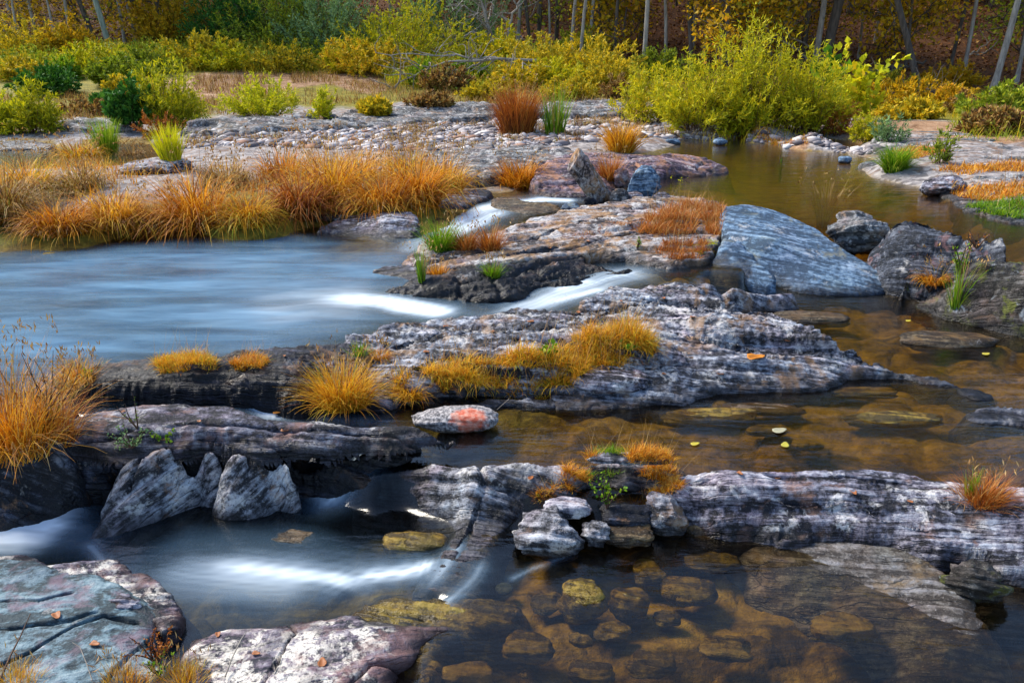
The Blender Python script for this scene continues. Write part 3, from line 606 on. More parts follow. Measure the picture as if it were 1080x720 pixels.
rock('short broad grey rock tongue hanging under the long purple slab',
 [(240, 478, -.03), (294, 478, -.035), (304, 492, -.08), (290, 515, -.26), (280, 532, -.38), (256, 544, -.46), (236, 544, -.46), (222, 534, -.43), (234, 510, -.28), (244, 490, -.12)],
 [(268, 500, -.12), (255, 525, -.28)], 'fan', strike=66, dip=50, amp=.013, T=.05, wetlift=-.02, edge=.06, slope=4, fall=5, jag=.004, cracks=[([(283, 490, -.1), (268, 515, -.3), (262, 535, -.45)], .007, .05)])
rock('rusty brown wet rock slope between the buttress and the rock tongue',
 [(205, 480, -.22), (245, 482, -.24), (300, 484, -.26), (345, 500, -.38), (350, 520, -.52), (300, 540, -.60), (215, 555, -.62), (150, 560, -.64), (170, 530, -.52), (200, 500, -.38)],
 [], 'brown', strike=60, amp=.012, T=.05, fall=2., wetlift=.1, slope=2)
rock('low dark rock footing under the big dry grass clump at the left edge', [(-300, 420, .03), (-100, 414, .05), (0, 412, .06), (50, 410, .04), (72, 420, .0), (74, 440, .02), (60, 468, .03), (0, 478, .03), (-120, 482, .03), (-300, 480, .03)],
 (), 'dark', amp=.02, T=.08, edge=.05, fall=3)
# --- black back ledge, left
rock('black flat-topped ledge capped with gold grass between the blue pool and the dark slot',
 [(56, 404, .0), (90, 388, .05), (130, 376, .09), (190, 372, .10), (260, 370, .10), (330, 364, .08), (372, 362, .06), (390, 380, .04), (372, 408, -.02), (345, 424, -.08), (318, 424, -.05), (290, 405, .02), (220, 402, .04), (150, 402, .05), (100, 402, .03), (75, 415, -.04)],
 [(200, 388, .10), (300, 385, .08)], 'dark', strike=-3, dip=25, amp=.022, T=.06, edge=.04, fall=5, wet_dark_z=.03)
# --- main middle ledge
rock('long streaked grey-white ledge running through the middle of the stream, under the gold grass mat',
 [(318, 425, -.10), (335, 392, .03), (352, 366, .06), (375, 352, .07), (427, 343, .07), (460, 335, .06), (510, 331, .07), (545, 325, .09), (575, 327, .09), (605, 319, .11), (650, 304, .12), (693, 301, .13), (722, 299, .13), (745, 306, .11), (765, 320, .12), (812, 327, .12), (845, 339, .10), (872, 356, .07), (905, 370, .0), (900, 384, -.08), (850, 380, -.06), (790, 378, -.05), (740, 385, -.04), (700, 400, -.08), (650, 412, -.11), (590, 418, -.13), (540, 420, -.13), (487, 424, -.13), (430, 424, -.12), (370, 432, -.13)],
 [(760, 345, .09), (820, 350, .06), (700, 325, .10), (620, 345, .08), (520, 355, .07), (430, 372, .05), (500, 385, .03), (600, 380, .04), (670, 385, .02), (560, 400, -.02), (450, 405, -.02), (640, 322, .10), (740, 365, .02)],
 'ledge', strike=-10, dip=42, amp=.038, T=.10, edge=.04, fall=4, jag=.03,
 cracks=[([(560, 350, .08), (650, 350, .08), (760, 362, .04), (850, 368, .02)], .016, .06), ([(640, 312, .1), (720, 318, .12), (800, 338, .1), (860, 356, .05)], .012, .045), ([(690, 345, .1), (770, 352, .09), (830, 362, .05)], .010, .04), ([(400, 398, .02), (480, 378, .05), (580, 360, .08), (680, 352, .09)], .012, .035), ([(350, 385, .04), (420, 362, .06), (500, 345, .07)], .010, .035), ([(430, 360, .06), (540, 348, .08), (640, 335, .1), (740, 330, .12)], .012, .035), ([(600, 330, .1), (700, 312, .13)], .012, .04)])
rock('low pale layered rock tongue tapering into the amber pool, below the orange fallen leaf',
 [(600, 398, -.04), (680, 378, .01), (720, 372, .02), (752, 369, .02), (790, 375, .02), (855, 376, .0), (905, 380, -.03), (955, 386, -.07), (985, 395, -.10), (1010, 407, -.135), (985, 406, -.14), (940, 398, -.13), (900, 396, -.12), (886, 405, -.13), (855, 411, -.13), (808, 412, -.13), (760, 413, -.13), (730, 425, -.14), (690, 426, -.13), (640, 430, -.14), (590, 429, -.14)],
 [(760, 390, -.02), (840, 390, -.05), (700, 400, -.04)], 'ledge', strike=-9, dip=38, amp=.016, T=.05, edge=.03, fall=3, jag=.03)
rock('thin flat ledge fringe awash at the water edge below the grass mat', [(488, 424, -.12), (540, 416, -.10), (600, 416, -.10), (645, 424, -.12), (640, 431, -.14), (590, 430, -.14), (540, 428, -.14)], (), 'ledge', amp=.008, T=.03, edge=.03, sp=.012)
# --- fan rock
rock('fan-shaped pitted grey rock splitting the silky pool from the clear amber pool',
 [(374, 512, -.20), (384, 494, -.12), (427, 487, -.04), (450, 486, .0), (493, 487, .04), (533, 484, .06), (600, 484, .06), (660, 484, .04), (715, 490, .0), (722, 505, -.06), (700, 520, -.10), (650, 522, -.12), (610, 524, -.12), (565, 536, -.18), (545, 545, -.25), (530, 560, -.32), (522, 580, -.38), (515, 605, -.44), (498, 630, -.47), (455, 642, -.52), (436, 634, -.54), (440, 612, -.52), (458, 590, -.48), (470, 570, -.46), (474, 556, -.46), (445, 545, -.50), (428, 532, -.48), (400, 526, -.44)],
 [(500, 510, .0), (450, 505, -.08), (600, 502, .02), (510, 540, -.17), (492, 575, -.34), (475, 610, -.45), (660, 505, .0), (430, 515, -.24)], 'fan', strike=-14, dip=55, amp=.016, T=.08, edge=.05, fall=3.5, jag=.008, slope=1.8, joints=0,
 cracks=[([(505, 487, .04), (510, 510, 0), (498, 545, -.18), (480, 590, -.4)], .014, .03), ([(520, 502, .03), (570, 505, .03), (610, 508, 0)], .008, .03)])
stone_px('dark rounded rock at the back of the grassy block cluster', 622, 474, 706, 492, -.02, 'ledge', dr=.5, pw=3, amp=.014, dip=20)
stone_px('wide pitted grey block, leftmost of the grassy cluster, dipping into the amber pool', 546, 528, 612, 588, -.42, 'fan', dr=.75, pw=3.2, amp=.016, facets=3)
stone_px('small pale flat cap stone resting above the left block of the grassy cluster', 578, 520, 622, 545, -.20, 'white', dr=.8, pw=3, amp=.012)
stone_px('dark blocky stone with a ridged top in the middle of the grassy cluster', 638, 524, 688, 560, -.36, 'dark', dr=.85, pw=4.5, lump=.1, amp=.018, facets=2)
stone_px('brown-footed base stone beneath the dark ridged block', 640, 545, 688, 578, -.42, 'brown', dr=.8, pw=3.2, amp=.012)
stone_px('squarish blue-grey block with a white foot at the right end of the grassy cluster', 684, 514, 727, 562, -.38, 'ledge', dr=.85, pw=4.5, lump=.1, amp=.014, facets=2)
stone_px('small pale wedge stone between the two largest blocks of the cluster', 616, 548, 642, 579, -.42, 'fan', dr=.9, pw=3)
# --- right ledge
rock('long white-streaked ledge reaching from the grassy blocks to the right edge',
 [(712, 522, -.10), (716, 506, -.07), (735, 497, -.05), (755, 492, -.04), (810, 491, -.03), (850, 492, -.03), (895, 491, -.03), (940, 496, -.03), (990, 502, -.03), (1050, 510, -.03), (1200, 525, -.03), (1300, 560, -.1), (1200, 610, -.18), (1075, 590, -.17), (1040, 580, -.16), (992, 572, -.16), (955, 560, -.15), (905, 552, -.15), (860, 548, -.15), (805, 545, -.15), (758, 538, -.14), (735, 530, -.13)],
 [(800, 510, -.02), (900, 512, -.02), (1000, 525, -.02), (1080, 535, -.02), (850, 532, -.10), (950, 542, -.10), (760, 510, -.03), (1030, 555, -.10)],
 'white', strike=-7, dip=38, amp=.015, T=.07, edge=.04, fall=4, jag=.02,
 cracks=[([(716, 520, -.05), (790, 528, -.02), (870, 528, -.02), (960, 540, -.03)], .010, .035), ([(900, 505, -.03), (970, 520, -.03), (1050, 560, -.1)], .010, .04), ([(725, 508, -.06), (800, 503, -.03), (900, 505, -.03), (1000, 512, -.03)], .008, .03), ([(820, 520, -.05), (900, 532, -.1), (980, 556, -.12)], .009, .035)])
rock('silty brown rock apron at the left foot of the long white-streaked ledge', [(716, 522, -.16), (745, 532, -.20), (800, 550, -.28), (806, 560, -.36), (775, 562, -.41), (735, 566, -.42), (718, 556, -.40), (712, 538, -.30)], (), 'brown', amp=.008, T=.05, edge=.05, fall=2.5)
rock('broad half-sunken boulder with a pitted grey back in the clear bottom-right pool',
 [(785, 572, -.45), (830, 558, -.38), (880, 556, -.35), (930, 560, -.34), (985, 582, -.34), (1015, 605, -.35), (1036, 640, -.37), (1044, 672, -.42), (1000, 678, -.46), (950, 650, -.46), (900, 625, -.45), (850, 608, -.46), (800, 590, -.47)],
 [(900, 590, -.37), (960, 610, -.365), (1000, 645, -.38), (850, 580, -.40)], 'silt', amp=.006, T=.06, edge=.08, fall=1.6, jag=.03)
stone_px('dark pitted rock under the right end of the white-streaked ledge', 1012, 586, 1062, 636, -.42, 'mossy', dr=.8, pw=3)
rock('flat thin slab barely above the amber pool at the right edge', [(1018, 432, -.12), (1060, 430, -.11), (1180, 438, -.1), (1180, 456, -.13), (1080, 448, -.13), (1030, 443, -.13)], (), 'ledge', amp=.008, T=.03, edge=.03, fall=2)
rock('sliver of dark rock just off the tip of the pale rock tongue', [(1010, 409, -.13), (1030, 411, -.125), (1046, 418, -.135), (1030, 421, -.14)], (), 'dark', amp=.006, T=.03, edge=.02, fall=2)
stone_px('speckled oval boulder with a red patch beside the middle pool', 435, 420, 524, 458, -.16, 'red', dr=.5, pw=2.3, lump=.1, amp=.010)
stone_px('rounded boulder crusted with white lichen at the end of the gold grass mat', 604, 379, 686, 416, -.10, 'white', dr=.6, pw=2.6, lump=.1, amp=.010)
# --- upper black rock + pale shelf
rock('pale weathered shelf covered in orange sediment above the black crag', [(428, 268, .06), (455, 256, .10), (500, 248, .12), (545, 238, .14), (585, 224, .16), (625, 214, .18), (670, 208, .18), (710, 206, .18), (760, 214, .16), (764, 235, .13), (752, 262, .10), (748, 274, .06), (700, 277, .07), (655, 270, .06), (610, 270, .05), (560, 274, .06), (500, 280, .05), (450, 282, .03)],
 [(600, 245, .15), (680, 235, .16), (520, 262, .11)], 'shelf', strike=22, dip=30, amp=.026, T=.09, edge=.05, jag=.03, cracks=[([(450, 268, .1), (560, 250, .14), (660, 222, .18)], .02, .04), ([(560, 265, .1), (640, 250, .14), (740, 228, .16)], .02, .04)])
rock('black crag of wet ribbed rock between the two white runs', [(412, 306, -.05), (424, 297, .0), (440, 290, .04), (470, 280, .09), (520, 270, .10), (560, 264, .11), (600, 262, .10), (626, 276, .08), (668, 283, .04), (660, 290, .01), (620, 287, .03), (604, 296, .02), (570, 302, .0), (542, 316, -.03), (517, 324, -.06), (492, 320, -.05), (455, 315, -.07), (420, 311, -.07)],
 [(520, 292, .09), (570, 280, .10), (460, 300, .04), (600, 278, .08)], 'dark', strike=24, dip=35, amp=.04, T=.13, edge=.07, fall=3.5, jag=.04, wetlift=.05, joints=.5)
rock('low purple rock spit in the blue pool left of the black crag', [(392, 284, -.03), (408, 278, .0), (440, 274, .03), (480, 272, .05), (480, 286, .03), (450, 296, -.03), (425, 294, -.06), (405, 290, -.06)], (), 'log', strike=8, amp=.015, T=.05, edge=.04)
rock('thin pale rock fringe at the edge of the channel left of the blue slab', [(655, 308, .05), (700, 298, .06), (740, 299, .05), (770, 305, .04), (800, 308, .0), (835, 310, -.05), (810, 314, -.12), (760, 316, -.05), (700, 316, .0)], (), 'ledge', amp=.012, T=.04, edge=.03, fall=2)
# --- big blue slab and right hand ridge
rock('large tilted blue slate slab, pointed at its right end',
 [(760, 220, .40), (775, 216, .44), (795, 216, .44), (822, 223, .38), (860, 241, .26), (888, 261, .14), (920, 281, .04), (943, 297, -.07), (934, 309, -.14), (900, 311, -.14), (853, 307, -.12), (815, 297, -.09), (800, 288, -.02), (786, 268, .12), (768, 244, .27)],
 [(830, 250, .24), (870, 275, .08), (810, 260, .20)], 'slab', strike=-34, dip=28, amp=.007, T=.09, edge=.015, fall=7, jag=.008, name=BX, base=-.5)
rock('lower blue-white flank stone leaning against the large slate slab', [(755, 266, .14), (768, 245, .24), (784, 258, .17), (806, 280, .06), (818, 296, -.02), (800, 301, -.06), (778, 299, -.05), (755, 290, -.02), (750, 277, .04)], (), 'slab', strike=-30, dip=40, amp=.014, T=.06, edge=.05, fall=4, base=-.4)
stone_px('greenish brown boulder between the blue slab and the dark ridge', 882, 220, 938, 264, .0, 'grey', dr=.8, pw=2.8, amp=.03, facets=5, sub=5)
rock('dark blue angular rock with a pink flat top, behind the mossy boulder', [(918, 270, .06), (926, 258, .14), (938, 243, .30), (950, 235, .38), (965, 232, .40), (985, 236, .38), (1006, 246, .36), (1045, 258, .33), (1056, 276, .24), (1010, 280, .14), (970, 284, .08), (935, 286, .02)],
 [(975, 255, .28)], 'bluedark', strike=-30, dip=50, amp=.03, T=.14, edge=.03, fall=6, base=-.4, slope=3.5, joints=.6)
rock('low grey foot rock between the slate slab tip and the mossy boulder', [(912, 272, .06), (940, 268, .10), (985, 272, .14), (990, 288, .02), (960, 296, -.04), (935, 290, -.08)], (), 'grey', amp=.02, T=.07, edge=.05)
rock('large dark mossy boulder with dry weeds at the right edge', [(952, 300, .0), (965, 286, .10), (1000, 270, .24), (1035, 273, .29), (1080, 284, .30), (1180, 300, .30), (1200, 380, -.13), (1090, 358, -.14), (1052, 350, -.14), (1005, 337, -.14), (972, 325, -.14), (956, 312, -.12)],
 [(1020, 300, .18), (1080, 315, .17), (1000, 312, .08)], 'mossy', strike=-35, dip=40, amp=.035, T=.14, edge=.07, fall=4, base=-.5, slope=3.5)
# --- upstream boulders
def lean_slab():
    p = P(632, 216, .02)
    return stone('brown plank-like slab of rock leaning upright beside the upper run', (p[0]-.10, p[1]-.02, .27), (.25, .17, .84), 'shelf', tilt=(.25, -.62), pw=9, lump=.05, amp=.012, dip=80, strike=60, facets=2)
lean_slab()
stone_px('blue-green wedge stone with yellow moss behind the leaning slab', 664, 176, 696, 212, .06, 'slab', dr=.6, pw=3, tilt=(0, .35), facets=4, amp=.02)
for i, (a, b, c, d, lb) in enumerate([(645, 198, 664, 215, 'pale grey lump of rock just right of the leaning slab'), (660, 202, 682, 214, 'white streaked small rock below the mossy wedge stone'), (690, 203, 708, 216, 'small purple stone right of the mossy wedge stone'), (616, 205, 630, 217, 'little dark stone at the foot of the leaning slab'), (648, 176, 664, 196, 'tan stone tucked behind the leaning slab')]):
    stone_px(lb, a, b, c, d, .08, ['grey', 'white', 'log', 'dark', 'pink'][i], sub=4, facets=3, amp=.015)
stone_px('little blue stone in the upper run beside the leaning slab', 592, 214, 612, 224, .03, 'slab', sub=4, pw=3)
rock('pink and purple banded ledge pointing into the upper pool', [(562, 186, .22), (578, 168, .30), (600, 160, .32), (630, 160, .32), (680, 163, .28), (720, 164, .24), (755, 170, .18), (772, 181, .07), (745, 186, .04), (700, 187, .05), (660, 192, .08), (640, 204, .06), (600, 208, .05), (574, 202, .10)],
 [(620, 178, .25), (700, 176, .18)], 'pink', strike=5, dip=30, amp=.025, T=.14, edge=.06, fall=3.5, joints=.5)
rock('greenish pale flat rock shelf behind the orange grass on the upper bank', [(470, 178, .22), (500, 160, .26), (560, 152, .28), (600, 156, .28), (610, 166, .26), (560, 172, .24), (540, 182, .2), (490, 186, .18)], (), 'grey', amp=.02, T=.1, edge=.05, joints=.4)
rock('purple mossy flat stone where the upper run begins to fall', [(456, 219, .04), (470, 205, .08), (500, 199, .10), (520, 203, .08), (505, 212, .04), (478, 220, .02)], (), 'log', amp=.012, T=.06, edge=.05, fall=2.5)
rock('flat brown rock in the middle of the upper white run', [(519, 212, .07), (530, 207, .10), (560, 211, .10), (585, 214, .08), (592, 222, .04), (560, 226, .03), (535, 222, .03)], (), 'brown', amp=.012, T=.05, edge=.04)
rock('blue-white angular slab at the top right corner of the blue pool', [(335, 243, -.03), (360, 231, .04), (390, 223, .10), (424, 221, .13), (440, 228, .10), (436, 248, -.02), (400, 250, -.06), (360, 247, -.06)], [(405, 236, .07)], 'white', strike=10, dip=30, amp=.014, T=.08, edge=.04, name=BX)
stone_px('pale tan boulder in front of the orange tussocks', 361, 206, 398, 226, .04, 'white', dr=.7, pw=2.8, facets=3)
stone_px('low dark mossy stone below the pale tan boulder', 333, 220, 378, 236, -.03, 'mossy', dr=.8, pw=2.6)
stone_px('white cracked boulder behind the left bank tussocks', 122, 165, 192, 186, .16, 'white', dr=.6, pw=3, facets=4)
rock('pale slabby bank rocks among the grass behind the upper run', [(395, 172, .20), (430, 160, .24), (470, 158, .24), (520, 150, .26), (500, 170, .22), (460, 176, .2)], (), 'grey', amp=.02, T=.08, edge=.05)
rock('dark low ledge at the far left water edge', [(-60, 152, .16), (0, 148, .16), (40, 148, .16), (58, 153, .10), (30, 157, .06), (-60, 160, .06)], (), 'grey', amp=.03, T=.12, sp=.04)
for lb, pl in [('layered grey ledge behind the left willow bushes', [(55, 130, .3), (70, 126, .36), (110, 124, .38), (146, 130, .3), (140, 136, .2), (90, 138, .2)]),
               ('layered green-grey ledge below the bright lime bush', [(195, 137, .25), (210, 130, .34), (260, 123, .40), (340, 117, .42), (360, 124, .34), (345, 134, .25), (260, 140, .22)]),
               ('long dark layered ledge on the far side of the white gravel bar', [(350, 130, .3), (370, 116, .42), (430, 110, .46), (500, 109, .46), (525, 112, .44), (515, 122, .3), (450, 128, .24), (390, 134, .2)]),
               ('low tan ledge behind the tall reeds of the gravel bar', [(540, 116, .38), (560, 109, .44), (640, 106, .46), (662, 110, .42), (655, 118, .3), (600, 120, .28)])]:
    rock(lb, pl, (), 'grey', strike=5, dip=20, amp=.06, T=.16, edge=.08, sp=.045, jag=.08, fall=3)
rock('flat grey ledge with orange moss on the right bank above the upper pool', [(988, 200, .10), (1000, 194, .16), (1030, 187, .20), (1080, 184, .22), (1180, 190, .22), (1200, 250, .06), (1085, 236, .06), (1050, 230, .06), (1020, 220, .06), (998, 210, .05)], (), 'grey', strike=-20, amp=.025, T=.08, edge=.05, jag=.05)
stone_px('white angular boulder at the right bank waterline', 979, 184, 1022, 206, .06, 'white', dr=.7, facets=4, pw=3)
rock('dark tip of the right bank ledge reaching into the upper pool', [(905, 172, .10), (930, 168, .16), (1000, 166, .20), (1080, 164, .24), (1180, 168, .24), (1180, 182, .16), (1060, 180, .14), (990, 186, .10), (960, 192, .06), (935, 184, .06)], (), 'grey', strike=-12, amp=.03, T=.1, edge=.05, jag=.06)
rock('smooth grey bedrock patch on the right bank below the brush pile', [(920, 150, .2), (940, 138, .28), (990, 136, .3), (1060, 150, .26), (1060, 160, .2), (980, 160, .18)], (), 'grey', strike=-12, amp=.02, T=.1, edge=.08, sp=.04, jag=.06)
for lb, a in [('pale grey flat stone on the far shore of the upper pool', (703, 146, 718, 152)), ('dark flat stone at the far shoreline below the willows', (753, 146, 768, 153)), ('little black rock at the mouth of the right bank', (885, 164, 900, 172))]:
    stone_px(lb, *a, .05, 'slab', sub=3)
# --- stones under the clear water
pool = [(665, 586, 706, 618, 'amber rounded stone under the clear water, nearest the grassy blocks', -.50), (646, 612, 686, 656, 'long upright amber stone lying under the clear water', -.52), (590, 600, 645, 660, 'largest algae-brown stone under the clear water', -.52),
        (625, 655, 665, 678, 'flat dark stone on the bottom below the long amber stone', -.56), (560, 620, 600, 650, 'brown sunken stone left of the largest algae-brown stone', -.54), (700, 600, 760, 640, 'wide flat brown stone sunk in the silt', -.56),
        (690, 640, 720, 662, 'small olive stone on the bed near the middle of the clear pool', -.58), (530, 660, 585, 700, 'broad mustard-coloured stone at the bottom of the pool by the lichen slab', -.56), (660, 682, 715, 716, 'yellowish flat stone at the bottom edge of the clear pool', -.58),
        (740, 665, 800, 700, 'faint wide silty stone beside the bottom edge', -.6), (600, 690, 650, 725, 'dark brown stone at the bottom edge of the clear pool', -.58), (575, 575, 610, 595, 'sunken stone touching the pitted left block', -.5),
        (725, 575, 780, 605, 'sunken brown slab in front of the silty apron', -.52), (460, 690, 520, 730, 'amber slab stone sunk beside the lichen slab foot', -.55), (865, 640, 930, 680, 'sandy sunken stone left of the half-sunken boulder', -.58)]
for a, b, c, d, lb, zt in pool:
    stone_px(lb, a, b, c, d, -.66, 'amber', dr=.9, sub=4, pw=2.6, amp=.008, facets=3, name='underwater_stone', cat='stone')
for a, b, c, d, lb in [(603, 668, 622, 684, 'small pale yellow pebble on the bed of the clear pool'), (500, 575, 520, 592, 'tiny brown pebble at the lip of the clear pool'), (715, 625, 733, 640, 'small brown pebble in the silt of the clear pool'), (545, 700, 560, 716, 'pale pebble at the very bottom edge of the pool')]:
    stone_px(lb, a, b, c, d, -.60, 'amber', sub=3, name='pebble', cat='stone')
for i, (a, b, c, d, lb) in enumerate([(760, 425, 850, 440, 'long dark sunken slab in the middle amber pool below the rock tongue'), (840, 462, 868, 474, 'rounded sunken stone near the long ledge back'), (700, 430, 800, 448, 'broad brown sunken slab nearest the rock tongue front'), (820, 325, 900, 345, 'sunken slab just in front of the blue slate'), (900, 430, 1000, 452, 'wide sunken brown slab in the right of the amber pool'), (790, 446, 830, 460, 'sunken olive slab between the ledges'), (960, 345, 1060, 372, 'sunken dark slab before the mossy boulder'), (880, 405, 950, 420, 'sunken dark slab beside the tongue tip'), (400, 556, 470, 590, 'olive-gold sunken rock beside the silky pool'), (285, 555, 330, 580, 'yellow-brown sunken stone in the silky pool')]):
    stone_px(lb, a, b, c, d, -.24 if b < 500 else -.62, 'amber' if i % 3 else 'brown', sub=4, dr=.7, pw=3, amp=.01, name='underwater_stone', cat='stone')
# ------------------------------------------------------------------ finding the surface under a point
bpy.context.view_layer.update()
_w = bpy.data.objects['water']; _w.hide_viewport = True
bpy.context.view_layer.update(); DG = bpy.context.evaluated_depsgraph_get()
def hit(px, py):
    d = ray(px, py); r = S.ray_cast(DG, Vector((0, 0, CAMZ)), Vector(d).normalized(), distance=300)
    return np.array(r[1]) if r[0] else P(px, py, 0)
def drop(x, y, z0=4.):
    r = S.ray_cast(DG, Vector((x, y, z0)), Vector((0, 0, -1)), distance=60)
    return (r[1].z, r[4]) if r[0] else (0., None)
def drop_far(x, y): return drop(x, y, 60.)[0]

def blades_geo(R, h, az, lean, droop, wd, seg=4, rg=RNG):
    n = len(R); t = np.linspace(0, 1, seg+1)
    ang = lean[:, None]+droop[:, None]*t[None]**1.3; st = h[:, None]/seg
    dx = np.sin(ang)*st; dz = np.cos(ang)*st
    cx = np.concatenate([np.zeros((n, 1)), np.cumsum(dx[:, :-1], 1)], 1); cz = np.concatenate([np.zeros((n, 1)), np.cumsum(dz[:, :-1], 1)], 1)
    wob = rg.normal(0, .05, (n, 1))*h[:, None]*t[None]**2
    ca, sa = np.cos(az)[:, None], np.sin(az)[:, None]
    X_ = R[:, 0:1]+cx*ca-wob*sa; Y_ = R[:, 1:2]+cx*sa+wob*ca; Z_ = R[:, 2:3]+cz
    tw = az+math.pi/2+rg.normal(0, .6, n); wv = wd[:, None]*(1-t[None]*.88)*.5
    A = np.stack([X_+np.cos(tw)[:, None]*wv, Y_+np.sin(tw)[:, None]*wv, Z_], -1); B = np.stack([X_-np.cos(tw)[:, None]*wv, Y_-np.sin(tw)[:, None]*wv, Z_], -1)
    V = np.stack([A, B], 2).reshape(-1, 3); k = np.arange(n)[:, None]*(seg+1)*2+np.arange(seg)[None]*2
    Fc = np.stack([k, k+1, k+3, k+2], -1).reshape(-1, 4); return V, Fc
def leaves_geo(Pt, D, L, Wd, rg=RNG):
    n = len(Pt); D = D/np.linalg.norm(D, axis=1)[:, None]; r = rg.normal(size=(n, 3)); s = np.cross(D, r); s /= np.linalg.norm(s, axis=1)[:, None]
    up = np.cross(s, D); L = L[:, None]; Wd = Wd[:, None]
    V = np.stack([Pt, Pt+D*L*.45+s*Wd*.5+up*L*.05, Pt+D*L-up*L*.12, Pt+D*L*.45-s*Wd*.5+up*L*.05], 1).reshape(-1, 3)
    return V, np.arange(n*4).reshape(n, 4)
def tubes_geo(lines, sides=5):                              # lines : list of (pts (k,3), radii (k))
    Vs, Fs, o = [], [], 0
    for pts, rad in lines:
        pts = np.asarray(pts, float); k = len(pts); T = np.gradient(pts, axis=0); T /= np.linalg.norm(T, axis=1)[:, None]+1e-9
        ref = np.array([.31, .87, .2]) if abs(T[0, 2]) > .5 else np.array([0, 0, 1.]); A = np.cross(T, ref); A /= np.linalg.norm(A, axis=1)[:, None]+1e-9; B = np.cross(T, A)
        th = np.arange(sides)/sides*2*math.pi; rad = np.asarray(rad)
        V = pts[:, None]+rad[:, None, None]*(np.cos(th)[None, :, None]*A[:, None]+np.sin(th)[None, :, None]*B[:, None])
        Vs.append(V.reshape(-1, 3)); i = np.arange(k-1)[:, None]*sides+np.arange(sides)[None]; j = np.arange(k-1)[:, None]*sides+(np.arange(sides)+1)[None] % sides
        Fs.append(np.stack([i, j, j+sides, i+sides], -1).reshape(-1, 4)+o); o += k*sides
    return np.concatenate(Vs), np.concatenate(Fs)
def wander(p, d, L, k, bend, rg, up=.0):
    pts = [np.array(p, float)]; d = np.array(d, float)/np.linalg.norm(d)
    for i in range(k):
        d = d+rg.normal(0, bend, 3)+np.array([0, 0, up]); d /= np.linalg.norm(d); pts.append(pts[-1]+d*L/k)
    return np.array(pts)

# ---- grass things
def tussock(name, label, loc, r, h, n, mat, stems=40, seed=0, droop=(1.1, 2.7), lean=(.08, .9), wd=.006, group=None, cat='grass clump', asp=.7, skirt=0):
    rg = np.random.default_rng(seed); e = empty(name, loc, label, cat, group); n = max(n, 70); stems = max(stems, 16) if stems else 0
    a = rg.uniform(0, 2*math.pi, n); q = r*.55*np.sqrt(rg.uniform(0, 1, n)); R = np.stack([q*np.cos(a), q*np.sin(a)*asp, -.03+.10*h*(1-(q/(r*.55))**2)], -1)
    az = a+rg.normal(0, .7, n); hh = h*rg.uniform(.5, 1.15, n)*1.15; ln = rg.uniform(*lean, n)*(.35+q/(r*.55)*.8); dr = rg.uniform(*droop, n)
    V, Fc = blades_geo(R, hh, az, ln, dr, np.full(n, wd)*rg.uniform(.6, 1.3, n), 5, rg)
    mesh_np('blades', V, Fc, G[mat], parent=e)
    if skirt:
        k = skirt; a = rg.uniform(-math.pi, 0, k); R = np.stack([r*.5*np.cos(a), r*.45*np.sin(a)*asp, np.full(k, .05*h)], -1)
        V, Fc = blades_geo(R, h*rg.uniform(.35, .8, k), a+rg.normal(0, .4, k), rg.uniform(.5, 1.1, k), rg.uniform(1., 2.2, k), np.full(k, wd*1.1), 5, rg)
        mesh_np('dead_skirt', V, Fc, G['pale'], parent=e)
    if stems:
        a = rg.uniform(0, 2*math.pi, stems); q = r*.4*np.sqrt(rg.uniform(0, 1, stems)); R = np.stack([q*np.cos(a), q*np.sin(a)*asp, np.zeros(stems)], -1)
        V, Fc = blades_geo(R, h*rg.uniform(.9, 1.5, stems), a, rg.uniform(.05, .45, stems), rg.uniform(.1, .6, stems), np.full(stems, wd*.7), 4, rg)
        Vt = V.reshape(stems, 5, 2, 3)[:, 4].mean(1); m = 3      # seed heads near the tips
        Q = np.repeat(Vt, m, 0)+rg.normal(0, .012, (stems*m, 3)); V2, F2 = leaves_geo(Q, rg.normal(size=(len(Q), 3))*.4+[0, 0, 1], np.full(len(Q), .03), np.full(len(Q), wd*1.3), rg)
        mesh_np('seed_stems', np.concatenate([V, V2]), np.concatenate([Fc, F2+len(V)]), G['pale'], parent=e)
    return e
def world_poly(pts): return np.array([hit(a, b)[:2] for a, b in pts])
def mat_grass(name, label, pts, n, h, mat, seed, wd=.004, droop=(.4, 1.8), lean=(.1, 1.0), stems=30, group=None, cat='grass patch', zmin=None, clump=.0):
    rg = np.random.default_rng(seed); pl = world_poly(pts); lo, hi = pl.min(0), pl.max(0); Q = rg.uniform(lo, hi, (n*6, 2)); dd = poly_sd(Q, pl)
    Q = Q[dd+.04*perlin(Q[:, 0]*9, Q[:, 1]*9, seed*1.) < 0]
    if clump: k = fbm(Q[:, 0]*6, Q[:, 1]*6, seed*2., 3); Q = Q[k > np.quantile(k, clump)]
    Q = Q[:n]; nn = len(Q)
    if nn < 5: return None
    z = np.array([drop(*q)[0] for q in Q]); R = np.column_stack([Q, z-.008]); c = R.mean(0); c[2] = R[:, 2].min()
    k = .7+.6*fbm(Q[:, 0]*5, Q[:, 1]*5, seed*3., 2)
    V, Fc = blades_geo(R-c, h*rg.uniform(.45, 1.1, nn)*np.clip(k, .4, 1.3), rg.uniform(0, 6.3, nn), rg.uniform(*lean, nn), rg.uniform(*droop, nn), wd*rg.uniform(.6, 1.3, nn), 4, rg)
    e = empty(name, c, label, cat, group); mesh_np('blades', V, Fc, G[mat], parent=e)
    if stems:
        R2 = (R-c)[rg.integers(0, nn, stems)]; V, Fc = blades_geo(R2, h*rg.uniform(1.2, 2.1, stems), rg.uniform(0, 6.3, stems), rg.uniform(.05, .6, stems), rg.uniform(.1, .5, stems), np.full(stems, wd*.6), 4, rg)
        mesh_np('seed_stems', V, Fc, G['pale'], parent=e)
    return e
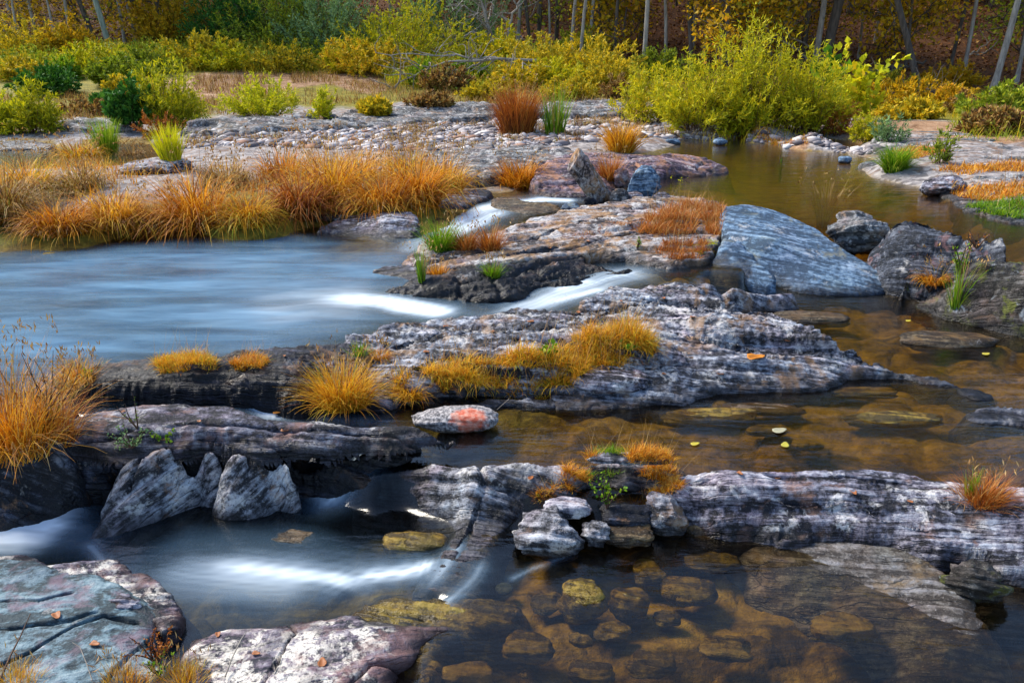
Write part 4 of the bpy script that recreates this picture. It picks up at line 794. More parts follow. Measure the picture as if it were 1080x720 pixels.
def px_tussock(name, label, px, py, wpx, hpx, mat, n=900, **kw):
    p = hit(px, py); s = scale_at(p); return tussock(name, label, p, wpx*s*.5, hpx*s*1.0, n, mat, seed=int(px*3+py), wd=max(.004, s*1.0)*kw.pop('wk', 1.), **kw)
GR = 'tussocks along the left bank of the blue pool'
for px, py, wp, hp, m, lb in [
 (62, 244, 110, 66, 'orange', 'large rust-orange tussock hanging over the blue pool at the far left, its blades combed left'),
 (8, 236, 70, 70, 'straw', 'dull straw-brown tussock cut by the left edge of the picture'),
 (122, 238, 90, 56, 'gold', 'yellow-green tinged tussock second in the row along the blue pool'),
 (165, 244, 92, 58, 'rust', 'straw-skirted tussock with pale arched blades touching the blue pool'),
 (212, 242, 96, 72, 'orange', 'tallest fiery orange tussock of the left bank row'),
 (262, 236, 70, 58, 'gold', 'golden tussock between the fiery tall one and the dark red one'),
 (316, 228, 74, 66, 'rust', 'dark red-brown tussock on the bank left of the pale tan boulder'),
 (352, 214, 90, 62, 'gold', 'bright gold tussock behind the pale tan boulder'),
 (402, 220, 100, 70, 'orange', 'broad orange tussock on the bank right of the pale tan boulder'),
 (440, 216, 84, 66, 'orange', 'orange tussock over the mossy purple stone of the upper run'),
 (470, 200, 66, 42, 'gold', 'low gold tussock at the right end of the bank, above the upper run'),
 (30, 205, 90, 46, 'gold', 'back-row gold tussock behind the far left tussocks'),
 (85, 200, 80, 40, 'straw', 'back-row straw-coloured tussock behind the yellow-green one'),
 (240, 200, 90, 46, 'straw', 'back-row straw-brown tussock behind the fiery one'),
 (300, 192, 90, 42, 'orange', 'back-row orange tussock behind the dark red one'),
 (375, 190, 96, 40, 'gold', 'back-row gold tussock beside the gravel bar'),
 (430, 188, 90, 36, 'gold', 'back-row yellow tussock nearest the flat greenish rocks'),
 (85, 170, 80, 32, 'gold', 'loose gold clump in the side channel beside the green reeds'),
 (140, 168, 40, 22, 'pale', 'pale straw clump right of the green reeds in the side channel')]:
    px_tussock('grass_tussock', lb, px, py, wp*.92, hp*(.80+.22*math.sin(px*1.7)), m, n=900 if hp > 45 else 420, stems=40, group=GR, skirt=60 if hp > 45 else 0, wk=1.35, droop=(1.0, 3.1), lean=(.05, 1.1))
px_tussock('reed_clump', 'dark green upright reeds in the side channel at the left', 114, 167, 34, 34, 'green', 500, stems=0, droop=(.0, .5), lean=(.0, .35), cat='reeds')
px_tussock('reed_clump', 'tall green reeds on the gravel bar beside the russet clump', 585, 143, 34, 42, 'green', 130, stems=10, droop=(.0, .5), lean=(.0, .35), wk=1.2, cat='reeds')
px_tussock('weed_clump', 'lime-green weeds in front of the round willow bush', 180, 167, 38, 30, 'lime', 500, stems=0, droop=(.0, .6), lean=(.0, .5), cat='weeds')
px_tussock('grass_tussock', 'russet feathery grass clump on the gravel bar', 545, 142, 60, 44, 'rust', 1200, stems=60, droop=(.3, 1.2), lean=(0, .5))
px_tussock('grass_tussock', 'golden grass clump behind the pink ledge, right of the reeds', 655, 160, 44, 30, 'gold', 700, stems=40, droop=(.3, 1.2))
px_tussock('grass_tussock', 'orange grass clump in front of the pink banded ledge', 548, 196, 76, 28, 'orange', 1100, stems=30, droop=(.5, 1.8))
px_tussock('grass_tussock', 'dry orange stems growing from the notch of the pink ledge', 642, 190, 26, 26, 'rust', 300, stems=20, droop=(.1, .9))
px_tussock('grass_tussock', 'bright green grass mound at the right waterline of the upper pool', 943, 180, 34, 28, 'green', 900, stems=0, droop=(.4, 1.8), lean=(.1, .8))
px_tussock('grass_tussock', 'yellow-green tuft at the left end of the black crag', 466, 262, 46, 30, 'green', 500, stems=14, droop=(.4, 1.4))
px_tussock('grass_tussock', 'red-tipped tuft on the pale shelf right of the yellow-green tuft', 492, 262, 34, 22, 'rust', 350, stems=12, droop=(.3, 1.4))
px_tussock('grass_tussock', 'small russet tuft with a green heart on the pale shelf', 517, 263, 30, 26, 'rust', 350, stems=14, droop=(.3, 1.4))
px_tussock('grass_tussock', 'tiny yellow-green tuft on top of the black crag', 520, 290, 26, 18, 'green', 220, stems=8, droop=(.3, 1.4))
px_tussock('grass_tussock', 'small orange tuft at the tip of the low purple spit', 462, 289, 34, 14, 'orange', 260, stems=10, droop=(.3, 1.6))
px_tussock('grass_tussock', 'slim green and straw sprig beside the black crag', 445, 296, 12, 34, 'green', 50, stems=10, droop=(.0, .4), lean=(0, .2))
px_tussock('grass_tussock', 'curled pale grass sprig behind the blue slate slab', 867, 240, 22, 44, 'pale', 90, stems=14, droop=(.2, 2.2), lean=(0, .3))
px_tussock('grass_tussock', 'spiky golden tuft spilling over the left front of the middle ledge', 362, 424, 86, 46, 'gold', 1300, stems=30, droop=(.4, 1.6), lean=(.1, 1.0))
px_tussock('grass_tussock', 'small green tuft at the back left of the middle ledge', 379, 374, 16, 18, 'green', 140, stems=0, droop=(0, .5))
px_tussock('grass_tussock', 'small orange tuft on the back left of the middle ledge', 398, 376, 38, 15, 'orange', 380, stems=10)
px_tussock('grass_tussock', 'little mustard tuft at the left tip of the long gold mat', 434, 416, 44, 24, 'gold', 500, stems=10)
px_tussock('grass_tussock', 'green grass tuft low on the mossy boulder', 1010, 322, 22, 46, 'green', 90, stems=8, droop=(.2, .8), lean=(.0, .4))
px_tussock('grass_tussock', 'orange tuft on the top left of the mossy boulder', 985, 296, 44, 18, 'orange', 380, stems=10)
px_tussock('grass_tussock', 'spiky orange tuft with green blades on the right ledge', 1036, 528, 62, 34, 'rust', 600, stems=16, droop=(.2, 1.5), lean=(.1, .9))
px_tussock('grass_tussock', 'few upright green blades on the right ledge', 1022, 524, 14, 34, 'green', 24, stems=0, droop=(.0, .3), lean=(.0, .2))
px_tussock('dry_grass', 'big dry tan grass clump at the left edge, leaning over the blue pool', 10, 474, 150, 92, 'orange', 800, stems=110, droop=(.2, 1.7), lean=(.05, .85), wk=1.25, skirt=120)
px_tussock('dry_grass', 'reddish dry grass with wiry stems right of the big left edge clump', 60, 462, 70, 54, 'rust', 330, stems=60, droop=(.1, 1.5), lean=(.05, .85), wk=1.2)
px_tussock('dry_grass', 'low orange grass crest above the dark slot near the left edge', 84, 402, 60, 26, 'orange', 500, stems=30, droop=(.2, 1.2))
for px, hp, lb in [(12, 24, 'orange grass fringe in the very bottom left corner'), (190, 26, 'gold grass fringe at the bottom edge right of the red plant'), (130, 22, 'gold grass fringe along the bottom edge left of the red plant')]:
    px_tussock('grass_fringe', lb, px, 722, 90, hp, 'gold', 500, stems=24, droop=(.1, 1.), lean=(.05, .9), wk=.8)
mat_grass('grass_mat', 'long thick mat of gold grass on the middle ledge', [(412, 408), (436, 396), (480, 386), (520, 378), (560, 372), (600, 362), (640, 354), (684, 356), (692, 372), (670, 384), (622, 388), (605, 402), (560, 410), (500, 412), (450, 416)], 12500, .17, 'gold', 11, wd=.005, droop=(.3, 2.3), lean=(.05, 1.2), stems=260)
mat_grass('grass_mat', 'orange-gold grass strip on top of the black back ledge', [(160, 386), (180, 378), (215, 378), (230, 380), (228, 388), (200, 391), (165, 391)], 2600, .11, 'gold', 12, stems=30)
mat_grass('grass_mat', 'spiky orange patch right of the strip on the black back ledge', [(238, 384), (270, 376), (284, 380), (276, 388), (250, 390)], 1500, .10, 'orange', 13, stems=26)
mat_grass('grass_mat', 'deep orange grass mat on the pale shelf beside the blue slab', [(672, 246), (690, 228), (720, 218), (760, 218), (764, 240), (740, 246), (700, 250)], 5200, .20, 'rust', 14, wd=.007, stems=90, clump=.25)
mat_grass('grass_mat', 'sparse reddish patch on the pale shelf below the deep orange mat', [(690, 268), (700, 256), (745, 256), (748, 270), (715, 274)], 1400, .15, 'rust', 15, wd=.006, stems=40, clump=.35)
mat_grass('grass_mat', 'red-brown grass in the cracks of the pale shelf', [(600, 250), (640, 236), (690, 226), (700, 232), (650, 248), (610, 256)], 700, .06, 'rust', 16, wd=.006, stems=10, clump=.5)
mat_grass('grass_mat', 'orange grass crown on the block cluster in the foreground', [(592, 502), (610, 492), (650, 488), (700, 492), (715, 502), (716, 514), (690, 520), (640, 522), (600, 516)], 5500, .10, 'orange', 17, stems=70, droop=(.2, 1.8), wd=.003)
mat_grass('grass_mat', 'yellow-green tinted grass in the middle of the block cluster', [(612, 498), (640, 492), (660, 498), (650, 508), (620, 508)], 500, .09, 'green', 18, stems=20, droop=(.1, .9), wd=.003)
mat_grass('grass_mat', 'thin orange grass fan at the left of the block cluster', [(542, 528), (556, 516), (590, 514), (592, 522), (565, 530)], 550, .09, 'orange', 19, stems=20, droop=(.2, 1.2), lean=(.3, 1.1), wd=.003)
mat_grass('moss_patch', 'yellow moss cushion at the right end of the pale shelf', [(728, 266), (735, 256), (758, 252), (756, 266), (740, 270)], 900, .035, 'lime', 20, stems=0, wd=.006, cat='moss')
for i, (pl, m, lb) in enumerate([([(1000, 204), (1040, 196), (1085, 196), (1085, 208), (1030, 212)], 'orange', 'orange moss-grass on the upper right bank ledge'), ([(1015, 222), (1050, 212), (1085, 214), (1085, 232), (1050, 230)], 'green', 'yellow-green grass at the lower edge of the right bank ledge'),
    ([(985, 180), (1030, 174), (1085, 172), (1085, 180), (1020, 185)], 'orange', 'long orange grass band on the right bank'), ([(1000, 130), (1085, 120), (1085, 150), (1020, 148)], 'olive', 'olive weed bank at the right edge below the forest'),
    ([(745, 144), (790, 140), (850, 146), (850, 152), (780, 151)], 'orange', 'orange grass strip at the far shore below the willows'), ([(940, 160), (970, 154), (1000, 160), (960, 168)], 'orange', 'orange tufts on the right bank gravel behind the green mound')]):
    mat_grass('grass_mat', lb, pl, 1500, .16 if i != 3 else .5, m, 30+i, wd=.012, stems=20)

# ---- small leafy plants
def leafy(name, label, px, py, wpx, hpx, mat, n_st=8, n_lf=90, leaf=.02, lw=.6, cat='small plant', seed=1, stem='twig', spread=.6):
    p = hit(px, py); s = scale_at(p); rg = np.random.default_rng(seed+int(px)); W_p, H_p = wpx*s, hpx*s
    lines, Q, D = [], [], []
    for i in range(n_st):
        a = rg.uniform(0, 6.28); d = np.array([math.cos(a)*spread*W_p/H_p, math.sin(a)*spread*.6*W_p/H_p, 1]); L = wander([0, 0, 0], d, H_p*rg.uniform(.6, 1.1), 6, .14, rg)
        lines.append((L, np.linspace(.0035, .001, 7)*max(1, s*300))); k = n_lf//n_st
        t = rg.uniform(.25, 1, k)*6; i0 = np.minimum(t.astype(int), 5); f = (t-i0)[:, None]; pt = L[i0]*(1-f)+L[i0+1]*f
        Q.append(pt); D.append(rg.normal(size=(k, 3))+[0, 0, .25])
    e = empty(name, p, label, cat); V, Fc = tubes_geo(lines, 4); mesh_np('stems', V, Fc, M[stem], parent=e)
    Q = np.concatenate(Q); D = np.concatenate(D); n = len(Q); L_ = leaf*rg.uniform(.6, 1.2, n); V, Fc = leaves_geo(Q, D, L_, L_*lw, rg); mesh_np('leaves', V, Fc, G[mat], parent=e)
    return e
leafy('seedling', 'bright green leafy plant hanging down the front of the block cluster', 640, 536, 18, 44, 'green', 8, 130, .016, .8)
leafy('seedling', 'grey-green sprawling herb on the long purple slab', 140, 472, 46, 28, 'sage', 12, 260, .013, .7, seed=4)
leafy('seedling', 'green clover-like leaves right of the grey-green herb', 172, 464, 50, 14, 'green', 8, 110, .016, .9, seed=5)
leafy('seedling', 'thin red-stemmed weed standing on the long purple slab', 145, 452, 26, 38, 'green', 4, 26, .014, .5, seed=6)
leafy('seedling', 'bright green leaf cluster in the middle of the long gold mat', 578, 376, 20, 14, 'green', 6, 60, .035, .8)
leafy('seedling', 'green rosette toward the right end of the long gold mat', 662, 368, 20, 10, 'green', 6, 50, .03, .8)
leafy('seedling', 'red and orange leafed plant at the bottom edge between the slabs', 165, 700, 34, 44, 'rust', 14, 330, .011, .7, seed=8)
leafy('seedling', 'green shoots at the base of the red-leafed plant', 168, 712, 26, 26, 'green', 8, 100, .014, .5, seed=9)
leafy('seedling', 'broad-leafed bright green plant at the foot of the orange tussock', 470, 204, 18, 14, 'green', 6, 40, .09, .9, seed=9)
leafy('seedling', 'green feathery weed climbing the mossy boulder', 1012, 290, 22, 34, 'green', 6, 90, .03, .5)
leafy('seedling', 'small green weed on the pale shelf', 672, 262, 14, 14, 'green', 6, 50, .03, .4)
leafy('seedling', 'fine yellow-green sprig by the mossy wedge stone', 712, 205, 22, 26, 'lime', 4, 40, .035, .5)
leafy('seedling', 'lone upright green plant on the right bank gravel', 822, 178+14, 16, 30, 'green', 4, 40, .05, .5, seed=3)
leafy('seedling', 'reddish dry weeds on top of the mossy boulder', 1030, 262, 30, 22, 'rust', 9, 60, .02, .4, seed=12)
leafy('seedling', 'dry brown weed stalks in front of the mossy boulder', 980, 308, 34, 26, 'pale', 12, 50, .02, .3, seed=13)
leafy('seedling', 'small green leaves in front of the left black ledge tip', 94, 396, 14, 9, 'green', 5, 40, .02, .8)

# ---- bushes
def bush(name, label, px, py, wpx, hpx, mat, n_st=46, n_tw=7, n_lf=12, leaf=.09, lw=.22, seed=0, group=None, loc=None, wh=None, fountain=.55, stem='twig', cat='bush', depth=.8):
    p = hit(px, py) if loc is None else np.array(loc, float); s = scale_at(p); rg = np.random.default_rng(seed*7+int(px)); Wm, Hm = (wpx*s*1.3, hpx*s*1.05) if wh is None else wh; n_st = int(n_st*1.35)
    lines, Q, D = [], [], []
    for i in range(n_st):
        a = rg.uniform(0, 6.28); q = math.sqrt(rg.uniform(0, 1)); bx, by = q*math.cos(a)*Wm*.30, q*math.sin(a)*Wm*.30*depth
        tx = q*math.cos(a)*Wm*.5*rg.uniform(.8, 1.15); ty = q*math.sin(a)*Wm*.5*depth; hz = Hm*(1-.62*q**2.2)*rg.uniform(.62, 1.12)
        d = np.array([tx-bx, ty-by, hz]); L = wander([bx*fountain, by*fountain, 0], d+[bx*.3, by*.3, 0], np.linalg.norm(d), 6, .10, rg, .02); lines.append((L, np.linspace(.012, .003, 7)*max(.5, Hm*.5)))
        for j in range(n_tw):
            k = rg.integers(1, 7); dd = (L[k]-L[k-1]); dd = dd/np.linalg.norm(dd)+rg.normal(0, .45, 3); tl = Hm*rg.uniform(.12, .26); T = wander(L[k], dd, tl, 3, .12, rg, .05)
            t = rg.uniform(0, 1, n_lf)*3; i0 = np.minimum(t.astype(int), 2); f = (t-i0)[:, None]; Q.append(T[i0]*(1-f)+T[i0+1]*f); D.append(dd/np.linalg.norm(dd)+rg.normal(0, .55, (n_lf, 3)))
    e = empty(name, p-[0, 0, .03], label, cat, group); V, Fc = tubes_geo(lines, 3); mesh_np('stems', V, Fc, M[stem], parent=e)
    Q = np.concatenate(Q); D = np.concatenate(D); n = len(Q); L_ = leaf*rg.uniform(.6, 1.3, n); V, Fc = leaves_geo(Q, D, L_, L_*lw, rg); mesh_np('foliage', V, Fc, G[mat], parent=e)
    return e
bush('willow_bush', 'round yellow-green willow bush with a russet base, left of the sandy patch', 180, 137, 62, 66, 'willow', 60, 9, 12, seed=1)
bush('leafy_bush', 'dark green bush touching the left side of the round willow', 140, 132, 38, 40, 'dkgreen', 26, 7, 12, leaf=.12, lw=.5, seed=2)
bush('willow_bush', 'yellow willow bush at the far left, cut by the picture edge', 4, 140, 46, 34, 'lime', 40, 8, 12, seed=3)
bush('willow_bush', 'olive-yellow willow bush second from the left edge', 38, 140, 56, 46, 'willow', 50, 8, 12, seed=4)
bush('lime_bush', 'bright lime-yellow bush above the gravel bar', 278, 122, 82, 38, 'lime', 60, 8, 12, seed=5)
bush('lime_bush', 'small lime bush on the ledge right of the bright one', 340, 124, 26, 26, 'lime', 20, 6, 10, seed=6)
bush('russet_bush', 'russet weedy bush at the foot of the round willow', 170, 144, 56, 22, 'rust', 26, 6, 10, leaf=.06, seed=7)
W2 = 'yellow-green willows on the far shore of the upper pool'
bush('willow_bush', 'leftmost and lowest willow of the far shore thicket', 690, 130, 86, 52, 'willow', 60, 9, 12, seed=8, group=W2)
bush('willow_bush', 'second willow of the far shore thicket, bright and rounded', 735, 136, 96, 66, 'willow', 70, 9, 13, seed=9, group=W2)
bush('willow_bush', 'tallest willow in the middle of the far shore thicket', 792, 138, 108, 92, 'willow', 90, 9, 13, seed=10, group=W2)
bush('willow_bush', 'greener willow right of the tallest one in the thicket', 846, 140, 84, 76, 'willow', 70, 9, 13, seed=11, group=W2)
bush('willow_bush', 'low willow in front of the tallest one, over the shoreline', 770, 142, 70, 40, 'lime', 46, 8, 12, seed=12, group=W2)
bush('russet_bush', 'brown dry bush at the right end of the willow thicket', 886, 142, 46, 30, 'rust', 36, 7, 10, leaf=.06, seed=13)
bush('leafy_bush', 'small green bush between the brown bush and the green grass mound', 916, 148, 38, 28, 'willow', 30, 7, 10, leaf=.07, seed=14)
bush('sapling', 'sycamore sapling with big green and yellow leaves behind the willows', 896, 128, 44, 66, 'lime', 14, 6, 8, leaf=.14, lw=.8, seed=15, cat='sapling')
bush('sapling', 'green broad-leafed sprout rising above the willow thicket', 862, 120, 40, 62, 'green', 8, 4, 6, leaf=.28, lw=.9, seed=16, cat='sapling')
bush('leafy_bush', 'sparse pale green weed bush left of the green grass mound', 938, 150, 34, 30, 'sage', 18, 6, 9, leaf=.07, seed=17)
bush('leafy_bush', 'tall thin weeds on the right bank near the waterline', 990, 172, 26, 36, 'olive', 12, 5, 8, leaf=.07, seed=18)
B3 = 'big bushes behind the weed meadow'
for i, (px, py, wp, hp, m, lb) in enumerate([(425, 66, 120, 56, 'willow', 'widest yellow-green bush at the centre-left of the far bank, above the dead branches'), (300, 58, 110, 56, 'olive', 'dark olive bush on the far bank left of the widest bush'),
  (350, 60, 90, 60, 'sage', 'grey-green bush wedged between two bushes on the far bank'), (245, 52, 80, 50, 'dkgreen', 'dark evergreen bush at the forest edge above the sandy flat'), (480, 50, 100, 60, 'sage', 'pale blue-green bush behind the dead bare tree'),
  (180, 45, 70, 44, 'yellow', 'yellow bush at the forest edge right of the greenish trunk'), (30, 62, 80, 34, 'mustard', 'mustard bush at the forest edge by the left picture edge'), (78, 60, 50, 30, 'yellow', 'speckled yellow bush left of the greenish trunk'),
  (560, 80, 90, 34, 'mustard', 'mustard thicket right of the dead branches'), (620, 84, 100, 36, 'mustard', 'golden weed thicket left of the pale straight trunk'), (520, 68, 60, 30, 'willow', 'small bright green bush below the dead bare tree'),
  (385, 78, 90, 30, 'mustard', 'low mustard bush at the left of the dead branches'), (1060, 128, 80, 30, 'olive', 'olive bush mound at the right picture edge under the trees'), (470, 96, 44, 20, 'straw', 'tawny low bush below the dead branches'), (130, 90, 60, 24, 'olive', 'low olive bush at the left of the sandy flat'),
  (215, 70, 90, 28, 'mustard', 'mustard weed mound just above the sandy patch'), (50, 100, 60, 24, 'dkgreen', 'dark green low shrubs behind the left willows'), (960, 112, 120, 26, 'yellow', 'yellow and red low brush under the leaning trunks'), (880, 104, 70, 24, 'yellow', 'low yellow brush behind the sycamore sapling')]):
    bush('far_bush', lb, px, py, wp*1.25, hp*1.1, m, 64, 9, 12, leaf=.13, lw=.35, seed=20+i, group=B3)

for i, (px, py, wp, hp, m, lb) in enumerate([(90, 122, 60, 16, 'straw', 'rust-brown weeds on the flat between the left willows'), (110, 112, 30, 14, 'dkgreen', 'small dark green shrub on the flat left of the dark green bush'), (70, 84, 30, 20, 'green', 'fresh green shoots on the bank at the left'), (395, 120, 40, 14, 'mustard', 'low yellow weeds on the long dark ledge'),
  (455, 112, 50, 12, 'straw', 'tawny weeds at the back of the long dark ledge'), (515, 104, 60, 16, 'mustard', 'yellowish weeds below the bare earth scar'), (600, 104, 70, 20, 'mustard', 'yellow weeds behind the tan ledge'), (655, 104, 50, 20, 'straw', 'tawny weeds left of the willow thicket'),
  (445, 92, 22, 24, 'green', 'green leafy sprouts left of the fallen treetop'), (405, 60, 60, 40, 'lime', 'bright yellow-green bush in front of the widest bush'), (330, 70, 80, 30, 'olive', 'olive weeds along the top of the sandy patch'), (20, 84, 60, 24, 'mustard', 'mustard weeds on the bank at the left edge'),
  (160, 78, 60, 28, 'olive', 'olive bush on the bank behind the round willow'), (1020, 122, 50, 22, 'straw', 'tawny grass hump under the rightmost pale trunk'), (1000, 116, 40, 22, 'yellow', 'yellow brush left of the rightmost pale trunk')]):
    bush('far_bush', lb, px, py, wp, hp, m, 40, 8, 12, leaf=.11, lw=.3, seed=60+i, group=B3)

more = [(240, 74, 60, 26, 'willow', 'yellow-green brush at the back left of the sandy patch'), (300, 76, 70, 26, 'mustard', 'mustard brush along the middle of the sandy patch edge'), (370, 76, 60, 26, 'willow', 'green-yellow brush at the back right of the sandy patch'), (100, 78, 80, 28, 'willow', 'bright brush on the bank above the left willows'),
 (40, 76, 70, 24, 'olive', 'olive brush on the bank at the upper left'), (590, 92, 70, 28, 'willow', 'yellow-green brush below the mustard thicket'), (640, 94, 50, 28, 'mustard', 'mustard brush next to the leftmost thicket willow'), (550, 94, 60, 24, 'mustard', 'golden brush under the right end of the fallen treetop'), (495, 86, 40, 22, 'green', 'green brush under the fallen treetop'),
 (1050, 140, 60, 24, 'straw', 'orange-brown brush at the right edge above the bank ledge'), (960, 126, 60, 20, 'mustard', 'mustard brush in front of the brush pile'), (280, 40, 90, 50, 'willow', 'large pale green bush at the forest edge above the sandy patch'), (330, 38, 80, 46, 'green', 'bright green bush at the forest edge left of the widest bush'), (700, 84, 60, 30, 'olive', 'olive undergrowth right of the straight pale trunk'), (930, 100, 70, 26, 'forest', 'mixed undergrowth on the slope foot behind the sapling'), (1000, 92, 60, 22, 'yellow', 'yellow undergrowth between the two right trunks'), (215, 36, 70, 44, 'yellow', 'yellow bush in the shade of the forest edge, upper left'), (615, 60, 60, 26, 'olive', 'olive undergrowth left of the straight pale trunk'), (140, 100, 50, 18, 'mustard', 'small mustard weeds behind the dark green bush')]
for i, (px, py, wp, hp, m, lb) in enumerate(more): bush('far_bush', lb, px, py, wp*1.2, hp, m, 50, 8, 12, leaf=.12, lw=.33, seed=90+i, group=B3)

# ---- trees
def tree_geo(seed, H, r0, lean=(0, 0), crown0=.35, nl=13, leaf=.22, nleaf=3400, bend=.035, spread=.3):
    rg = np.random.default_rng(seed); T = wander([0, 0, -.4], [lean[0], lean[1], 1], H, 14, bend, rg, .01); R = r0*np.linspace(1, .22, 15)**.9; R[0] *= 1.35
    limbs, Q, D = [], [], []
    for i in range(nl):
        k = rg.integers(int(14*crown0), 14); a = rg.uniform(0, 6.28); d = np.array([math.cos(a), math.sin(a), rg.uniform(.2, .9)]); L = H*spread*(1.15-.7*k/14)*rg.uniform(.6, 1.2)
        B = wander(T[k], d, L, 6, .16, rg, .03); limbs.append((B, np.linspace(R[k]*.5, .012, 7)))
        for j in range(4):
            kk = rg.integers(2, 7); d2_ = rg.normal(size=3)+[0, 0, .3]; B2 = wander(B[kk], d2_, L*.4, 4, .2, rg); limbs.append((B2, np.linspace(.03, .008, 5)))
            m = nleaf//(nl*4); t = rg.uniform(0, 1, m)*4; i0 = np.minimum(t.astype(int), 3); f = (t-i0)[:, None]; Q.append(B2[i0]*(1-f)+B2[i0+1]*f+rg.normal(0, .32, (m, 3))); D.append(rg.normal(size=(m, 3))-[0, 0, .3])
    Q = np.concatenate(Q); D = np.concatenate(D); n = len(Q); L_ = leaf*rg.uniform(.6, 1.2, n)
    return tubes_geo([(T, R)], 9), tubes_geo(limbs, 4), leaves_geo(Q, D, L_, L_*.6, rg)
def tree(name, label, p, seed, H, r0, bk='bark', mat='forest', group=None, **kw):
    tr, lm, lf = tree_geo(seed, H, r0, **kw); e = empty(name, p, label, 'tree', group)
    t = mesh_np('trunk', *tr, M[bk], parent=e); mesh_np('limb', *lm, M[bk], parent=e); mesh_np('crown', *lf, G[mat], parent=e); return e
def tree_px(label, px, py, wpx, top=None, bk='bark', mat='forest', H=15, name='forest_tree', **kw):
    p = hit(px, py); s = scale_at(p); lean = (0, 0)
    if top: lean = ((top[0]-px)/(py-top[1]), 0)
    return tree(name, label, p, int(px*7+py), H, wpx*s*.5, bk, mat, lean=lean, **kw)
tree_px('straight pale trunk standing alone at the centre-right forest edge', 678, 76, 5.2, None, 'palebark', 'yellow', H=17, crown0=.5, bend=.012)
tree_px('pale trunk leaning slightly right, rightmost of the forest edge', 1044, 101, 7, (1058, 0), 'palebark', 'yellow', H=16, crown0=.4, bend=.015)
tree_px('dark trunk leaning strongly to the left on the leafy slope', 974, 92, 7.5, (938, 0), 'bark', 'yellow', H=13, crown0=.4, bend=.03)
tree_px('thick grey trunk, right one of a pair behind the willow thicket', 866, 74, 11, (876, 0), 'bark', 'forest', H=18, crown0=.45, bend=.012)
tree_px('slimmer pale trunk, left one of the pair behind the willow thicket', 858, 74, 6.5, (861, 0), 'palebark', 'forest', H=17, crown0=.45, bend=.012)
tree_px('thin trunk left of the pair behind the willow thicket', 846, 70, 5, None, 'bark', 'forest', H=15, bend=.015)
tree_px('greenish lichen-covered trunk leaning left at the left forest edge', 118, 52, 6.2, (109, 0), 'greenbark', 'forest', H=15, crown0=.45, bend=.012)
tree_px('grey trunk leaning left just beside the greenish trunk', 104, 46, 5.5, (93, 0), 'bark', 'forest', H=15, crown0=.45, bend=.012)
tree_px('slender pale trunk right of the greenish trunk', 147, 44, 3.6, (140, 0), 'palebark', 'yellow', H=14, bend=.015)
tree_px('second slender trunk right of the greenish trunk', 156, 40, 3.2, (149, 0), 'bark', 'yellow', H=14, bend=.015)
tree_px('thin dark trunk among the low branches left of the yellow maple', 730, 74, 5, (724, 0), 'bark', 'yellow', H=14, crown0=.22, bend=.02)
tree_px('grey thin trunk left of the straight pale trunk', 648, 64, 4, None, 'bark', 'forest', H=14, bend=.02)
tree_px('thin trunk between the leaning dark trunk and the rightmost pale trunk', 1001, 72, 4, (1007, 0), 'bark', 'yellow', H=13, bend=.02)
tree_px('thin trunk uphill left of the leaning dark trunk', 924, 60, 5, (931, 0), 'bark', 'yellow', H=14, bend=.02)
tree_px('pale white-barked stem of the forked trees right of the dead tree', 546, 46, 4.5, (548, 0), 'palebark', 'forest', H=12, crown0=.2, bend=.03)
tree_px('thin grey stem beside the white forked stem', 560, 48, 4, (553, 0), 'bark', 'forest', H=13, bend=.03)
tree_px('dark mossy stem right of the white forked stem', 566, 46, 5, (572, 0), 'bark', 'forest', H=14, bend=.03)
tree_px('yellow-leafed maple hanging low over the willow thicket', 768, 76, 6, (756, 0), 'bark', 'yellow', H=8, crown0=.12, nl=22, spread=.36, leaf=.2, nleaf=5200)
tree_px('yellow-leafed understory tree above the leaning dark trunk', 955, 74, 4, (950, 0), 'bark', 'yellow', H=7, crown0=.15, nl=20, spread=.36, leaf=.19, nleaf=3600)
tree_px('yellow-green understory tree above the left meadow', 172, 44, 4, None, 'bark', 'yellow', H=7, crown0=.1, nl=20, spread=.34, leaf=.2, nleaf=4200)
tree_px('orange-leafed understory tree at the top right corner', 1085, 80, 4, None, 'bark', 'yellow', H=8, crown0=.2, nl=18, spread=.34, leaf=.19)
tree_px('mixed-leaf understory tree right of centre in the forest', 820, 62, 4, None, 'bark', 'forest', H=8, crown0=.15, nl=20, spread=.32, leaf=.2)
tree_px('dark green understory tree over the left shrubs', 262, 44, 4, None, 'bark', 'dkgreen', H=8, crown0=.08, nl=24, spread=.38, leaf=.2, nleaf=6000)
tree_px('grey-green shaggy tree behind the widest bush', 455, 44, 5, None, 'greenbark', 'sage', H=9, crown0=.08, nl=24, spread=.34, leaf=.2, nleaf=6000)
